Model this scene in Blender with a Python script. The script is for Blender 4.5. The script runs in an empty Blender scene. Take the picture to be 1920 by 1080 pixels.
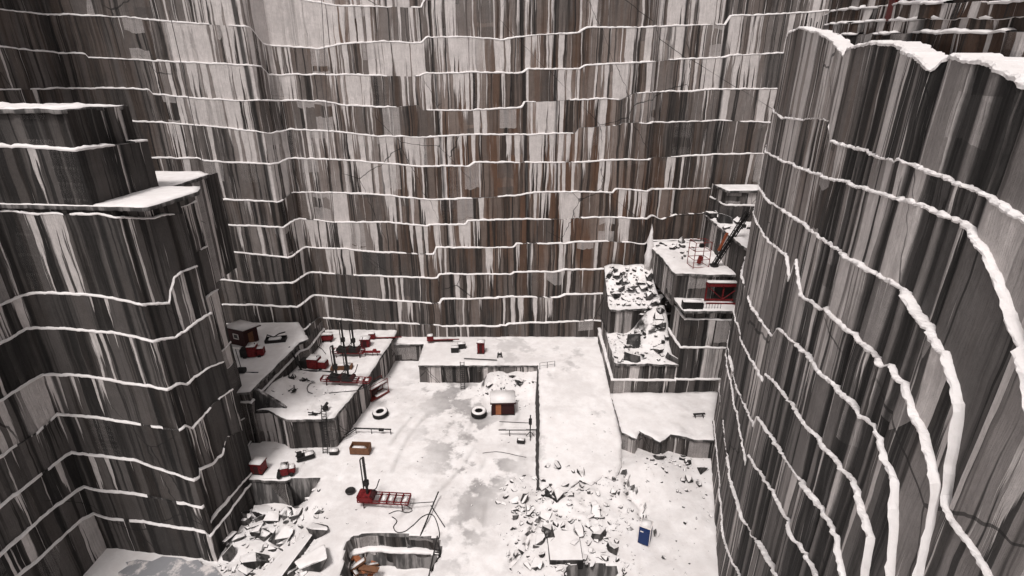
import bpy, bmesh, math, random
from mathutils import Vector, Matrix, noise
from mathutils.geometry import delaunay_2d_cdt
R = math.radians
rnd = random.Random(7)
S = bpy.context.scene
COL = S.collection
# ------------------------------------------------------------------ camera, sky, sun, exposure
F = 973.0; PITCH = R(21.8); CAMZ = 42.0
cam = bpy.data.objects.new('camera', bpy.data.cameras.new('camera')); COL.objects.link(cam)
cam.data.sensor_width = 36; cam.data.lens = F/1920*36; cam.data.clip_end = 2000; cam.data.clip_start = 0.1
cam.location = (0, 0, CAMZ); cam.rotation_euler = (R(90)-PITCH, 0, 0); S.camera = cam
SUN_EL, SUN_AZ = 64, 203          # azimuth the light comes FROM (0 = +Y, clockwise)
w = bpy.data.worlds.new('World'); S.world = w; w.use_nodes = True
wn = w.node_tree; bg = wn.nodes['Background']
sky = wn.nodes.new('ShaderNodeTexSky'); sky.sky_type = 'NISHITA'; sky.sun_disc = False
sky.sun_elevation = R(SUN_EL); sky.sun_rotation = R(SUN_AZ); sky.dust_density = 5; sky.air_density = 1
hs = wn.nodes.new('ShaderNodeHueSaturation'); hs.inputs['Saturation'].default_value = 0.12
wm = wn.nodes.new('ShaderNodeMix'); wm.data_type = 'RGBA'; wm.blend_type = 'MULTIPLY'; wm.inputs[0].default_value = 1
wm.inputs[7].default_value = (1.0, 0.96, 0.95, 1)
wn.links.new(sky.outputs[0], hs.inputs['Color']); wn.links.new(hs.outputs[0], wm.inputs[6]); wn.links.new(wm.outputs[2], bg.inputs[0])
bg.inputs[1].default_value = 0.12
sl = bpy.data.lights.new('sun', 'SUN'); sl.energy = 2.3; sl.angle = R(10); sl.color = (1, .965, .945)
so = bpy.data.objects.new('sun', sl); COL.objects.link(so)
sd = Vector((math.sin(R(SUN_AZ))*math.cos(R(SUN_EL)), math.cos(R(SUN_AZ))*math.cos(R(SUN_EL)), math.sin(R(SUN_EL))))
so.rotation_euler = sd.to_track_quat('Z', 'Y').to_euler(); so.location = sd*200
S.view_settings.view_transform = 'Standard'; S.view_settings.look = 'None'
S.view_settings.exposure = 0.06; S.view_settings.gamma = 1
CT, ST = math.cos(PITCH), math.sin(PITCH)
def ray(px, py):
    u = (px-960)/F; v = (540-py)/F
    return u, CT+v*ST, -ST+v*CT
def at(px, py, z=0.0):            # where a sight line meets the level z
    a, b, c = ray(px, py); t = (z-CAMZ)/c
    return Vector((a*t, b*t, z))
def pix(p):
    x, y, z = p[0], p[1], p[2]-CAMZ
    d = y*CT - z*ST
    if d < .1: return None
    return 960+F*x/d, 540-F*(y*ST+z*CT)/d
# ------------------------------------------------------------------ materials
MATS = {}
def nmat(name):
    m = bpy.data.materials.new(name); m.use_nodes = True; MATS[name] = m
    nt = m.node_tree; b = nt.nodes['Principled BSDF']; b.inputs['Specular IOR Level'].default_value = .25
    return m, nt, b
class NT:
    def __init__(s, nt): s.nt = nt
    def n(s, t, **k):
        x = s.nt.nodes.new('ShaderNode'+t)
        for a, b in k.items(): setattr(x, a, b)
        return x
    def l(s, a, b): s.nt.links.new(a, b)
    def put(s, sock, v):
        if hasattr(v, 'default_value') or hasattr(v, 'is_output'): s.l(v, sock)
        else: sock.default_value = v
    def m(s, op, a, b=0.0, c=None, clamp=False):
        x = s.n('Math', operation=op); x.use_clamp = clamp
        s.put(x.inputs[0], a); s.put(x.inputs[1], b)
        if c is not None: s.put(x.inputs[2], c)
        return x.outputs[0]
    def mix(s, f, a, b, bt='MIX'):
        x = s.n('Mix', data_type='RGBA', blend_type=bt)
        s.put(x.inputs[0], f); s.put(x.inputs[6], a); s.put(x.inputs[7], b)
        return x.outputs[2]
    def noise(s, vec, sc=1, det=2, rough=.5):
        x = s.n('TexNoise'); x.inputs['Scale'].default_value = sc; x.inputs['Detail'].default_value = det
        x.inputs['Roughness'].default_value = rough; s.l(vec, x.inputs['Vector']); return x.outputs[0]
    def xyz(s, a, b, c):
        x = s.n('CombineXYZ'); s.put(x.inputs[0], a); s.put(x.inputs[1], b); s.put(x.inputs[2], c); return x.outputs[0]
    def ramp(s, v, lo, hi):       # smoothstep
        x = s.n('MapRange', interpolation_type='SMOOTHSTEP'); s.put(x.inputs[0], v); s.put(x.inputs[1], lo); s.put(x.inputs[2], hi); return x.outputs[0]
    def attr(s, name):
        return s.n('Attribute', attribute_name=name).outputs['Fac']
    def bump(s, h, b, st=.5, d=.1):
        x = s.n('Bump'); x.inputs['Strength'].default_value = st; x.inputs['Distance'].default_value = d
        s.l(h, x.inputs['Height']); s.l(x.outputs[0], b.inputs['Normal'])
def g3(r, g=None, b=None):
    return (r, g if g is not None else r*.925, b if b is not None else r*.895, 1)
def streak_mat(name, white=0.0, tone=1.0, brown=.3, fr=1.0, pale=.3, fry=1.0, panels=.10, crk=.48):
    m, nt, b = nmat(name); N = NT(nt)
    uv = N.n('UVMap', uv_map='UVMap'); sp = N.n('SeparateXYZ'); N.l(uv.outputs[0], sp.inputs[0]); u, v = sp.outputs[0], sp.outputs[1]
    t, lev, pan, tone_shade, brn, jd = [N.attr(k) for k in ('tt', 'lev', 'pan', 'tone_shade', 'brn', 'jd')]  # the fourth carries rock tone, plus painted shade on the right wall
    wob = N.m('MULTIPLY', N.m('SUBTRACT', N.noise(N.xyz(u, v, lev), .35, 2), .5), .35)
    uu = N.m('ADD', u, wob)
    # streaks hang from each ledge: the pattern changes from bench to bench and frays toward the bottom
    fray = N.m('MULTIPLY', N.m('SUBTRACT', N.noise(N.xyz(N.m('MULTIPLY', uu, 5.0), N.m('MULTIPLY', v, .16), lev), 1.0, 2), .5), .15)
    s1a = N.noise(N.xyz(N.m('MULTIPLY', uu, 1.15*fr), N.m('MULTIPLY', v, .02), N.m('MULTIPLY', lev, 9)), 1.0, 5, .6)
    s1b = N.noise(N.xyz(N.m('MULTIPLY', uu, .75*fr), N.m('MULTIPLY', v, .012), N.m('MULTIPLY', lev, .25)), 1.0, 5, .6)
    s1 = N.m('ADD', N.m('MULTIPLY', s1a, .75), N.m('MULTIPLY', s1b, .25))
    s1 = N.m('ADD', N.m('MULTIPLY', N.m('SUBTRACT', s1, .5), 1.3), .5)
    s2 = N.noise(N.xyz(N.m('MULTIPLY', uu, .33*fr), N.m('MULTIPLY', v, .02), N.m('MULTIPLY', lev, 2.2)), 1.0, 2)
    s3 = N.noise(N.xyz(N.m('MULTIPLY', uu, 3.2*fr), N.m('MULTIPLY', v, .05), N.m('MULTIPLY', lev, 5)), 1.0, 4, .7)
    s4 = N.noise(N.xyz(N.m('MULTIPLY', uu, .8*fr), N.m('MULTIPLY', v, .012), N.m('MULTIPLY', lev, 4.1)), 1.0, 4, .6)
    tn = N.m('MULTIPLY', N.m('SUBTRACT', t, .55), .035)
    w0 = N.m('ADD', N.m('ADD', s1, N.m('MULTIPLY', N.m('SUBTRACT', s2, .5), .45)), N.m('ADD', N.m('MULTIPLY', fray, fry), tn))
    w0 = N.m('ADD', w0, N.m('MULTIPLY', N.m('SUBTRACT', tone_shade, .12), .085))
    w0 = N.m('ADD', w0, N.m('MULTIPLY', N.m('SUBTRACT', pan, .5), .20))
    wmask = N.ramp(w0, .582-white, .598-white)
    w2 = N.m('ADD', N.m('ADD', s3, fray), N.m('MULTIPLY', tone_shade, .06))
    wm2 = N.m('MULTIPLY', N.ramp(w2, .645-white*.7, .67-white*.7), .85)
    wmask = N.m('MAXIMUM', wmask, wm2)
    fine = N.noise(N.xyz(N.m('MULTIPLY', uu, 7), N.m('MULTIPLY', v, .35), lev), 1.0, 5, .7)
    drk = N.ramp(N.m('ADD', s4, N.m('ADD', N.m('MULTIPLY', fray, .7), N.m('MULTIPLY', tone_shade, .05))), .40, .52)
    fac = N.m('MULTIPLY', drk, N.m('ADD', .30, N.m('MULTIPLY', pan, .70)))
    wl = N.m('ADD', N.m('MULTIPLY', tone_shade, .28), .68, clamp=True)
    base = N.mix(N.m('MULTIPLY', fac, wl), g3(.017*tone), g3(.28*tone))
    base = N.mix(N.m('MULTIPLY', N.m('SUBTRACT', fine, .35), .8, clamp=True), base, g3(.13*tone))
    rust = N.ramp(N.noise(N.xyz(N.m('MULTIPLY', uu, .5*fr), N.m('MULTIPLY', v, .05), N.m('MULTIPLY', lev, .4)), 1.0, 4, .6), .45, .62)
    base = N.mix(N.m('MULTIPLY', N.m('MULTIPLY', rust, brn), brown, clamp=True), base, (.085*tone, .058*tone, .044*tone, 1))
    base = N.mix(N.m('MULTIPLY', brn, brown*.85, clamp=True), base, (1.0, .80, .68, 1), 'MULTIPLY')
    blk = N.ramp(N.noise(N.xyz(N.m('MULTIPLY', uu, 1.6*fr), N.m('MULTIPLY', v, .02), N.m('MULTIPLY', lev, .7)), 1.0, 3, .6), .575, .61)
    base = N.mix(N.m('MULTIPLY', blk, .85), base, g3(.014))
    wcol = N.mix(N.m('MULTIPLY', fine, 1.2, clamp=True), g3(.34*pale/.3*tone**.5), g3(.66))
    cell = N.m('FLOOR', N.m('ADD', N.m('MULTIPLY', u, .42), N.m('MULTIPLY', lev, 3.7)))
    def rnd3(o_):
        x = N.n('TexWhiteNoise', noise_dimensions='2D'); N.l(N.xyz(cell, N.m('ADD', N.m('MULTIPLY', lev, 31.0), o_), 0.0), x.inputs[0]); return x.outputs[0]
    r1_, r2_, r3_ = rnd3(0.0), rnd3(5.3), rnd3(9.1)
    wob2 = N.m('MULTIPLY', N.m('SUBTRACT', N.noise(N.xyz(u, v, 8.0), .7, 3), .5), .25)
    inb = N.m('MAXIMUM', N.m('GREATER_THAN', N.m('ADD', t, wob2), N.m('ADD', .1, N.m('MULTIPLY', r2_, .8))), N.m('LESS_THAN', N.m('ADD', t, wob2), N.m('SUBTRACT', N.m('MULTIPLY', r3_, .9), .35)))
    palep = N.m('MULTIPLY', N.m('MULTIPLY', N.m('GREATER_THAN', N.m('ADD', r1_, N.m('MULTIPLY', tone_shade, .07)), 1-panels), inb), .6)
    darkp = N.m('MULTIPLY', N.m('LESS_THAN', r1_, panels*1.2), N.m('MULTIPLY', inb, .55))
    # pale rock where a slab has freshly come away
    fresh = N.m('MULTIPLY', N.ramp(pan, .93, .94), N.ramp(tone_shade, .0, .5))
    c = N.mix(N.m('MULTIPLY', fresh, .75), base, g3(.52))
    c = N.mix(N.m('MULTIPLY', darkp, 1.0), c, g3(.05*tone))
    c = N.mix(wmask, c, wcol)
    c = N.mix(palep, c, N.mix(fine, g3(.30), g3(.58)))
    crack = N.n('TexVoronoi', feature='DISTANCE_TO_EDGE'); crack.inputs['Scale'].default_value = .075
    cw = N.m('MULTIPLY', N.noise(N.xyz(u, v, 0.0), .5, 2), 1.6)
    N.l(N.xyz(N.m('ADD', u, cw), N.m('ADD', N.m('MULTIPLY', v, 1.0), N.m('MULTIPLY', u, .6)), 3.0), crack.inputs['Vector'])
    ck = N.m('MULTIPLY', N.m('LESS_THAN', crack.outputs['Distance'], .0035), N.ramp(N.noise(N.xyz(u, v, 5.0), .08, 1), crk, crk+.07))
    c = N.mix(N.m('MULTIPLY', ck, .75), c, g3(.015))
    jn = N.ramp(N.m('ADD', jd, N.m('MULTIPLY', N.m('SUBTRACT', fine, .5), .3)), .45, .14)
    c = N.mix(N.m('MULTIPLY', jn, .9), c, g3(.012))
    blo = N.noise(N.xyz(N.m('MULTIPLY', u, .9), N.m('MULTIPLY', v, .7), 11.0), 1.0, 8, .72)
    spk = N.noise(N.xyz(N.m('MULTIPLY', u, 6.0), N.m('MULTIPLY', v, 3.5), 2.0), 1.0, 5, .7)
    k_ = N.m('ADD', .42, N.m('ADD', N.m('MULTIPLY', blo, .75), N.m('MULTIPLY', spk, .42)))
    c = N.mix(1.0, c, N.xyz(k_, k_, k_), 'MULTIPLY')
    N.l(c, b.inputs['Base Color'])
    N.l(N.m('SUBTRACT', .8, N.m('MULTIPLY', wmask, .25)), b.inputs['Roughness'])
    gr = N.noise(N.xyz(u, v, 1.0), 3.0, 6, .65)
    hh = N.m('ADD', N.m('MULTIPLY', fine, .7), N.m('ADD', N.m('MULTIPLY', gr, .6), N.m('MULTIPLY', wmask, .5)))
    N.bump(hh, b, .9, .12)
    return m
def snow_mat(name, ice=0.0, slope=False, rock=.12, dirt=.25, lo=.45, hi=.62):
    m, nt, b = nmat(name); N = NT(nt)
    gm = N.n('NewGeometry'); pos = gm.outputs['Position']
    n1 = N.noise(pos, .9, 6, .6); n2 = N.noise(pos, .16, 5, .62); n3 = N.noise(pos, 5, 4, .7)
    c = N.mix(N.m('MULTIPLY', n1, 1.0, clamp=True), g3(.58), g3(.82, .80, .795))
    spk = N.ramp(n3, .70-dirt*.1, .76)
    c = N.mix(N.m('MULTIPLY', spk, dirt*1.6, clamp=True), c, g3(.28))
    if ice:
        wr = N.noise(pos, .5, 4, .6)
        im = N.ramp(N.m('ADD', n2, N.m('MULTIPLY', N.m('SUBTRACT', wr, .5), .30)), .575-ice*.1, .66-ice*.1)
        im = N.m('MULTIPLY', im, N.attr('icy'))
        c = N.mix(N.m('MULTIPLY', im, .85), c, N.mix(n1, g3(.13, .13, .133), g3(.40)))
        c = N.mix(N.m('MULTIPLY', N.attr('rut'), N.m('MULTIPLY', n1, .9)), c, g3(.26))
        c = N.mix(N.m('MULTIPLY', N.ramp(N.noise(pos, .09, 6, .7), .46, .62), .32), c, g3(.42))
    if slope:
        sp = N.n('SeparateXYZ'); N.l(gm.outputs['True Normal'], sp.inputs[0])
        sm = N.ramp(N.m('ADD', sp.outputs[2], N.m('MULTIPLY', N.m('SUBTRACT', n1, .5), .35)), lo, hi)
        px_ = N.n('SeparateXYZ'); N.l(pos, px_.inputs[0])
        stv = N.noise(N.xyz(N.m('MULTIPLY', px_.outputs[0], 1.2), N.m('MULTIPLY', px_.outputs[1], 1.2), N.m('MULTIPLY', px_.outputs[2], .12)), 1, 4, .6)
        rc = N.mix(N.ramp(stv, .42, .62), g3(rock*.35), g3(rock*1.6))
        c = N.mix(sm, rc, c)
    N.l(c, b.inputs['Base Color']); b.inputs['Roughness'].default_value = .75
    N.bump(N.m('ADD', N.m('MULTIPLY', n1, .8), N.m('MULTIPLY', n3, .25)), b, .5, .15)
    return m
def flat_mat(name, col, rough=.6, wear=.35, metal=0.0, wcol=None, sc=3.0):
    m, nt, b = nmat(name); N = NT(nt)
    tc = N.n('TexCoord'); n1 = N.noise(tc.outputs['Object'], sc, 6, .65); n2 = N.noise(tc.outputs['Object'], sc*5, 3, .6)
    wc = wcol or tuple(x*.35 for x in col[:3])+(1,)
    c = N.mix(N.m('MULTIPLY', N.ramp(n1, .5, .62), wear), col, wc)
    c = N.mix(N.m('MULTIPLY', n2, .3), c, tuple(x*.6 for x in col[:3])+(1,))
    N.l(c, b.inputs['Base Color']); b.inputs['Roughness'].default_value = rough; b.inputs['Metallic'].default_value = metal
    N.bump(n2, b, .25, .02)
    return m
M_BACK = streak_mat('back_rock', white=.024, tone=1.25, brown=1.0, fr=1.2, fry=.45, panels=.08)
M_LEFT = streak_mat('left_rock', white=-.022, tone=.62, brown=.15, fr=.8, fry=.8, panels=.03)
M_RIGHT = streak_mat('right_rock', white=-.002, tone=1.45, brown=.35, fr=1.1, pale=.26, fry=.7, panels=.04, crk=.36)
M_BLOCK = streak_mat('bench_rock', white=-.012, tone=.8, brown=.15, fr=1.3)
M_RUST = streak_mat('rusty_rock', white=-.01, tone=.6, brown=1.3, fr=1.2)
M_SNOW = snow_mat('ledge_snow', dirt=.12)
M_COVER = snow_mat('cover_snow', ice=.25, slope=True, rock=.10, dirt=.3)
M_FLOOR = snow_mat('floor_snow', ice=1.0, slope=True, rock=.11, dirt=.25, lo=.5, hi=.66)
M_ROCK = snow_mat('boulder', slope=True, rock=.05, dirt=.25, lo=.74, hi=.84)
M_DARKROCK = flat_mat('dark_rock', g3(.05), .85, .5, wcol=g3(.02), sc=1.5)
M_RUSTY = flat_mat('rusty_orange', (.26, .07, .03, 1), .7, .7)
M_ICE = flat_mat('grey_ice', g3(.24, .24, .25), .4, 1.0, wcol=g3(.62), sc=.55)
M_RED = flat_mat('red_paint', (.15, .012, .014, 1), .65, 1.0)
M_DRED = flat_mat('dark_red_boards', (.038, .010, .010, 1), .7, .4)
M_BLACK = flat_mat('black_steel', g3(.018), .55, .3)
M_STEEL = flat_mat('grey_steel', g3(.09), .5, .4, .3)
M_WOOD = flat_mat('brown_timber', (.16, .075, .04, 1), .8, .4)
M_ORANGE = flat_mat('orange_board', (.33, .12, .055, 1), .7, .3)
M_RUBBER = flat_mat('rubber', g3(.02), .8, .3)
M_BLUE = flat_mat('blue_plastic', (.008, .028, .11, 1), .45, .15)
M_WHITE = flat_mat('white_paint', g3(.75), .5, .15)
M_GLASS = flat_mat('dark_glass', g3(.02), .15, 0)
M_RSTEEL = flat_mat('rust_red_steel', (.16, .022, .018, 1), .6, .5)
# ------------------------------------------------------------------ object helpers
def tag(o, label=None, cat=None, group=None, kind=None):
    if label: o['label'] = label
    if cat: o['category'] = cat
    if group: o['group'] = group
    if kind: o['kind'] = kind
    return o
def link(name, me, mat, parent=None, smooth=False):
    o = bpy.data.objects.new(name, me); COL.objects.link(o)
    if mat: me.materials.append(mat)
    if parent: o.parent = parent
    if smooth: me.shade_smooth()
    return o
def empty(name, loc, rz=0, label=None, cat=None, group=None):
    o = bpy.data.objects.new(name, None); COL.objects.link(o); o.location = loc; o.rotation_euler = (0, 0, rz)
    o.empty_display_size = .3
    return tag(o, label, cat, group)
class MB:
    def __init__(s): s.bm = bmesh.new()
    def box(s, c, d, r=(0, 0, 0), bev=0.0, jit=0.0):
        t = bmesh.new(); bmesh.ops.create_cube(t, size=1)
        bmesh.ops.scale(t, vec=Vector(d), verts=t.verts)
        if bev: bmesh.ops.bevel(t, geom=t.edges[:], offset=bev, segments=2, affect='EDGES')
        if jit:
            for v in t.verts: v.co += Vector((rnd.uniform(-jit, jit), rnd.uniform(-jit, jit), rnd.uniform(-jit, jit)))
        M = Matrix.Translation(Vector(c)) @ Matrix.Rotation(r[2], 4, 'Z') @ Matrix.Rotation(r[1], 4, 'Y') @ Matrix.Rotation(r[0], 4, 'X')
        t.transform(M); me = bpy.data.meshes.new('t'); t.to_mesh(me); s.bm.from_mesh(me); bpy.data.meshes.remove(me); t.free()
        return s
    def tube(s, pts, r, seg=8, r2=None):
        pts = [Vector(p) for p in pts]; rings = []
        for i, p in enumerate(pts):
            d = (pts[min(i+1, len(pts)-1)]-pts[max(i-1, 0)]).normalized()
            a = d.orthogonal().normalized() if i == 0 else (a-d*a.dot(d)).normalized()
            b = d.cross(a); rr = r if r2 is None else r+(r2-r)*i/(len(pts)-1)
            rings.append([s.bm.verts.new(p+a*math.cos(q)*rr+b*math.sin(q)*rr) for q in [2*math.pi*k/seg for k in range(seg)]])
        for A, B in zip(rings, rings[1:]):
            for k in range(seg): s.bm.faces.new((A[k], A[(k+1) % seg], B[(k+1) % seg], B[k]))
        s.bm.faces.new(rings[0][::-1]); s.bm.faces.new(rings[-1]); return s
    def lathe(s, prof, seg=28, M=None):
        rings = []
        for (r, z) in prof: rings.append([s.bm.verts.new((M or Matrix()) @ Vector((r*math.cos(q), r*math.sin(q), z))) for q in [2*math.pi*k/seg for k in range(seg)]])
        for A, B in zip(rings, rings[1:]+rings[:1]):
            for k in range(seg): s.bm.faces.new((A[k], A[(k+1) % seg], B[(k+1) % seg], B[k]))
        return s
    def build(s, name, mat, parent=None, smooth=False):
        bmesh.ops.recalc_face_normals(s.bm, faces=s.bm.faces)
        me = bpy.data.meshes.new(name); s.bm.to_mesh(me); s.bm.free(); return link(name, me, mat, parent, smooth)
def snowcap(parent, c, d, r=(0, 0, 0), name='snow_cap'):
    return MB().box(c, d, r, bev=min(d)*.35, jit=.025).build(name, M_SNOW, parent, True)
# ------------------------------------------------------------------ rock walls cut in benches
def left_normals(path):
    out = []
    for i in range(len(path)):
        ns = []
        for a, b in ((i-1, i), (i, i+1)):
            if a >= 0 and b < len(path):
                d = Vector((path[b][0]-path[a][0], path[b][1]-path[a][1])).normalized(); ns.append(Vector((-d.y, d.x)))
        n = ns[0] if len(ns) == 1 else (ns[0]+ns[1]).normalized()
        k = 1/max(.4, n.dot(ns[0])); out.append(n*k)
    return out
def interp(pts, x):
    if x <= pts[0][0]: return pts[0][1]
    for (a, za), (b, zb) in zip(pts, pts[1:]):
        if x <= b: return za+(zb-za)*(x-a)/max(1e-6, b-a)
    return pts[-1][1]
def grid2(table, xs, ys, x, y):
    x = min(max(x, xs[0]), xs[-1]-1e-3); y = min(max(y, ys[0]), ys[-1]-1e-3)
    i = max(k for k in range(len(xs)-1) if xs[k] <= x); j = max(k for k in range(len(ys)-1) if ys[k] <= y)
    a = (x-xs[i])/(xs[i+1]-xs[i]); b = (y-ys[j])/(ys[j+1]-ys[j])
    return (table[j][i]*(1-a)+table[j][i+1]*a)*(1-b)+(table[j+1][i]*(1-a)+table[j+1][i+1]*a)*b
def make_wall(name, path, levels, z0, z1, mat, seed=1, rag=0.0, ds=.45, tone_shade=None, brn=None, relief=.12, snow_h=.26, seams=(), lean=0.0, white_ledge=False, oh=1.0, jp=.55, parent=None, snow=True, gaps=.08, joint=(2.2, 6.0), shelf=0):
    """levels: bottom to top, each a list of sight lines (px, py) along the ledge, or a number for a level ledge."""
    rg = random.Random(seed); nrm = left_normals(path); gaps = gaps
    lens = [0]
    for a, b in zip(path, path[1:]): lens.append(lens[-1]+math.hypot(b[0]-a[0], b[1]-a[1]))
    def P(i, off): return Vector((path[i][0], path[i][1]))+nrm[i]*(off*path[i][2])
    def solve(px, py, off):
        a, b, c = ray(px, py); best = None
        for i in range(len(path)-1):
            A = P(i, off); D = P(i+1, off)-A; den = a*D.y-b*D.x
            if abs(den) < 1e-9: continue
            t = (A.x*D.y-A.y*D.x)/den; f = (A.x*b-A.y*a)/den
            if t > 0 and -.002 <= f <= 1.002 and (best is None or t < best[0]): best = (t, lens[i]+f*(lens[i+1]-lens[i]), CAMZ+c*t)
        return best
    zs = []
    for k, L in enumerate(levels):
        if isinstance(L, (int, float)): zs.append([(0, L)]); continue
        pts = [(q[1], q[2]) for q in (solve(px, py, k+lean) for px, py in L) if q]
        pts.sort(); zs.append(pts)
    samples = []
    for i in range(len(path)-1):
        n = max(1, int((lens[i+1]-lens[i])/ds))
        for j in range(n): samples.append((i, j/n, lens[i]+(lens[i+1]-lens[i])*j/n))
    samples.append((len(path)-2, 1.0, lens[-1]))
    joints = [0]; 
    while joints[-1] < lens[-1]: joints.append(joints[-1]+rg.uniform(*joint))
    marked = [(j_, .0) for j_ in joints if rg.random() < jp]
    for (px_, py_, k_) in seams:
        q_ = solve(px_, py_, k_)
        if q_: marked.append((q_[1], -.25))
    def jdist(s, k): return min([abs(s-a)+b_+(.0 if b_ < 0 else .12*((int(a*7)+k*3) % 3)) for a, b_ in marked]+[9])
    def panel(s):
        lo = 0
        while lo+1 < len(joints) and joints[lo+1] <= s: lo += 1
        return lo
    nL = len(levels); V = []; Fc = []; UV = []; A = {k: [] for k in ('tt', 'lev', 'pan', 'tone_shade', 'brn', 'jd')}
    pv = {}; po = {}
    Z = []
    for si, (i, f, s) in enumerate(samples):
        col = [z0]
        for k in range(nL):
            z = interp(zs[k], s)+.10*(noise.noise(Vector((s*.55, k*7.3, seed)))+.5*noise.noise(Vector((s*1.9, k*3.3, seed)))+.3*noise.noise(Vector((s*5.1, k*3.3, seed))))
            col.append(max(z, col[-1]+.5))
        zt = z1(*(P(i, 0).lerp(P(i+1, 0), f))) if callable(z1) else z1
        col.append(max(zt, col[-1]+.5)); Z.append(col)
    def pos(si, off, k, z):
        i, f, s = samples[si]; a = P(i, off); b = P(i+1, off); p = a.lerp(b, f); n = (nrm[i].lerp(nrm[i+1], f)).normalized()
        pn = panel(s); key = (pn, k//2)
        if key not in po: po[key] = rg.uniform(-1, 1)
        e = min(s, lens[-1]-s); e = min(1, e/1.0)
        d = relief*po[key]*.8+relief*.55*noise.noise(Vector((s*.6, z*.12, seed+k*.37)))+relief*.3*noise.noise(Vector((s*2.1, z*.4, seed)))
        d += relief*1.3*math.exp(-(jdist(s, k)/.4)**2)
        p = p+n*d*e
        return Vector((p.x, p.y, z))
    lf = []; ROWS = 4; nS = len(samples); lips = []
    for k in range(nL if shelf else nL+1):
        base = len(V); lv = rg.random()
        for si in range(nS):
            s = samples[si][2]; pn = panel(s)
            if (pn, k) not in pv: pv[(pn, k)] = rg.random()
            for r_ in range(ROWS+1):
                t = r_/ROWS; z = Z[si][k]+(Z[si][k+1]-Z[si][k])*t; p = pos(si, k+lean*t, k, z)
                V.append(p); UV.append((s, z)); A['tt'].append(t); A['lev'].append(lv*3+k*.9); A['pan'].append(pv[(pn, k)])
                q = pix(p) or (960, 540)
                A['tone_shade'].append(tone_shade(q[0], q[1]) if tone_shade else 0.0); A['brn'].append(brn(q[0], q[1]) if brn else 1.0); A['jd'].append(jdist(s, k))
        for si in range(nS-1):
            for r_ in range(ROWS):
                a = base+si*(ROWS+1)+r_; b = base+(si+1)*(ROWS+1)+r_; Fc.append((a, b, b+1, a+1))
        if k < nL:                       # the ledge itself
            lip = [pos(si, k+lean, k, Z[si][k+1]) for si in range(nS)]; back = [pos(si, k+1+(shelf if shelf and k == nL-1 else 0), k+1, Z[si][k+1]) for si in range(nS)]
            lips.append((lip, back)); base = len(V)
            for si in range(nS):
                for p in (lip[si], back[si]):
                    V.append(p); UV.append((samples[si][2], p.z)); A['tt'].append(.5); A['lev'].append(lv); A['pan'].append(.3); A['tone_shade'].append(0.0); A['brn'].append(0.0); A['jd'].append(9.0)
            for si in range(nS-1):
                a = base+si*2; lf.append(len(Fc)); Fc.append((a, a+2, a+3, a+1))
    me = bpy.data.meshes.new(name); me.from_pydata(V, [], Fc); ledge_ids = lf
    uvl = me.uv_layers.new(name='UVMap'); vi = [0]*len(me.loops); me.loops.foreach_get('vertex_index', vi)
    flat = []
    for q in vi: flat.extend(UV[q])
    uvl.data.foreach_set('uv', flat)
    for k_, vals in A.items():
        at_ = me.attributes.new(k_, 'FLOAT', 'POINT'); at_.data.foreach_set('value', vals)
    o = link(name if not parent else 'rock_face', me, mat, parent)
    if white_ledge:
        me.materials.append(M_SNOW)
        for i_ in lf: me.polygons[i_].material_index = 1
    if snow:
        for k, (lip, back) in enumerate(lips):
            sv = []; sf = []; prev = None
            for si in range(nS):
                s = samples[si][2]; i, f, _ = samples[si]; n = (nrm[i].lerp(nrm[i+1], f)).normalized(); n3 = Vector((n.x, n.y, 0))
                g = noise.noise(Vector((s*.16, k*5.1, seed*2.0)))+.35*noise.noise(Vector((s*.9, k*2.1, seed)))
                th = max(0.0, min(1.0, (g+.62-gaps)*2.0)); h = snow_h*(.30+.70*th)*(1+.6*noise.noise(Vector((s*1.3, k, seed*3.0)))+.3*noise.noise(Vector((s*4.3, k, seed*2.0))))
                if g < -.50+gaps: h = 0
                p, q = lip[si], back[si]; up = Vector((0, 0, 1))
                o_ = -.07*oh-.10*oh*max(0, noise.noise(Vector((s*2.3, k*1.7, seed+9.0))))+rag*(.10*noise.noise(Vector((s*3.1, k*1.9, 4.0)))+.05*noise.noise(Vector((s*8.0, k, 7.0))))
                h *= 1+rag*.9*noise.noise(Vector((s*2.6, k*2.9, 5.0)))
                if h <= 0: prev = None; continue
                if (q-p).length < .12: q = p+n3*.12
                b0 = len(sv); rz_ = max(0, noise.noise(Vector((s*3.7, k*1.1, seed+2.0)))); sv += [p+n3*o_*.5-up*(.03+.35*h*rz_*rz_*2), p+n3*o_+up*h*.35, p+n3*(o_*.3+.02)+up*h*(.8+.2*rz_), p.lerp(q, .6)+up*h*1.0, q+n3*.15*oh+up*h*.7] if not (shelf and k == nL-1) else [p+n3*o_*.6-up*(.05+.10*h), p+n3*o_+up*h*.45, p+n3*(o_*.2+.05)+up*h, p.lerp(q, .7)+up*h*.9, q+up*h*.9]
                if prev is not None:
                    for r_ in range(4): sf.append((prev+r_, b0+r_, b0+r_+1, prev+r_+1))
                if white_ledge:
                    for q_ in range(b0, b0+5): sv[q_] = sv[q_]+Vector((rg.uniform(-.025, .025), rg.uniform(-.025, .025), rg.uniform(-.02, .02)))
                prev = b0
            if sf:
                sm = bpy.data.meshes.new('snow_ledge'); sm.from_pydata(sv, [], sf); link('snow_ledge', sm, M_SNOW, parent or o, not white_ledge)
    return o, Z, samples
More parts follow.
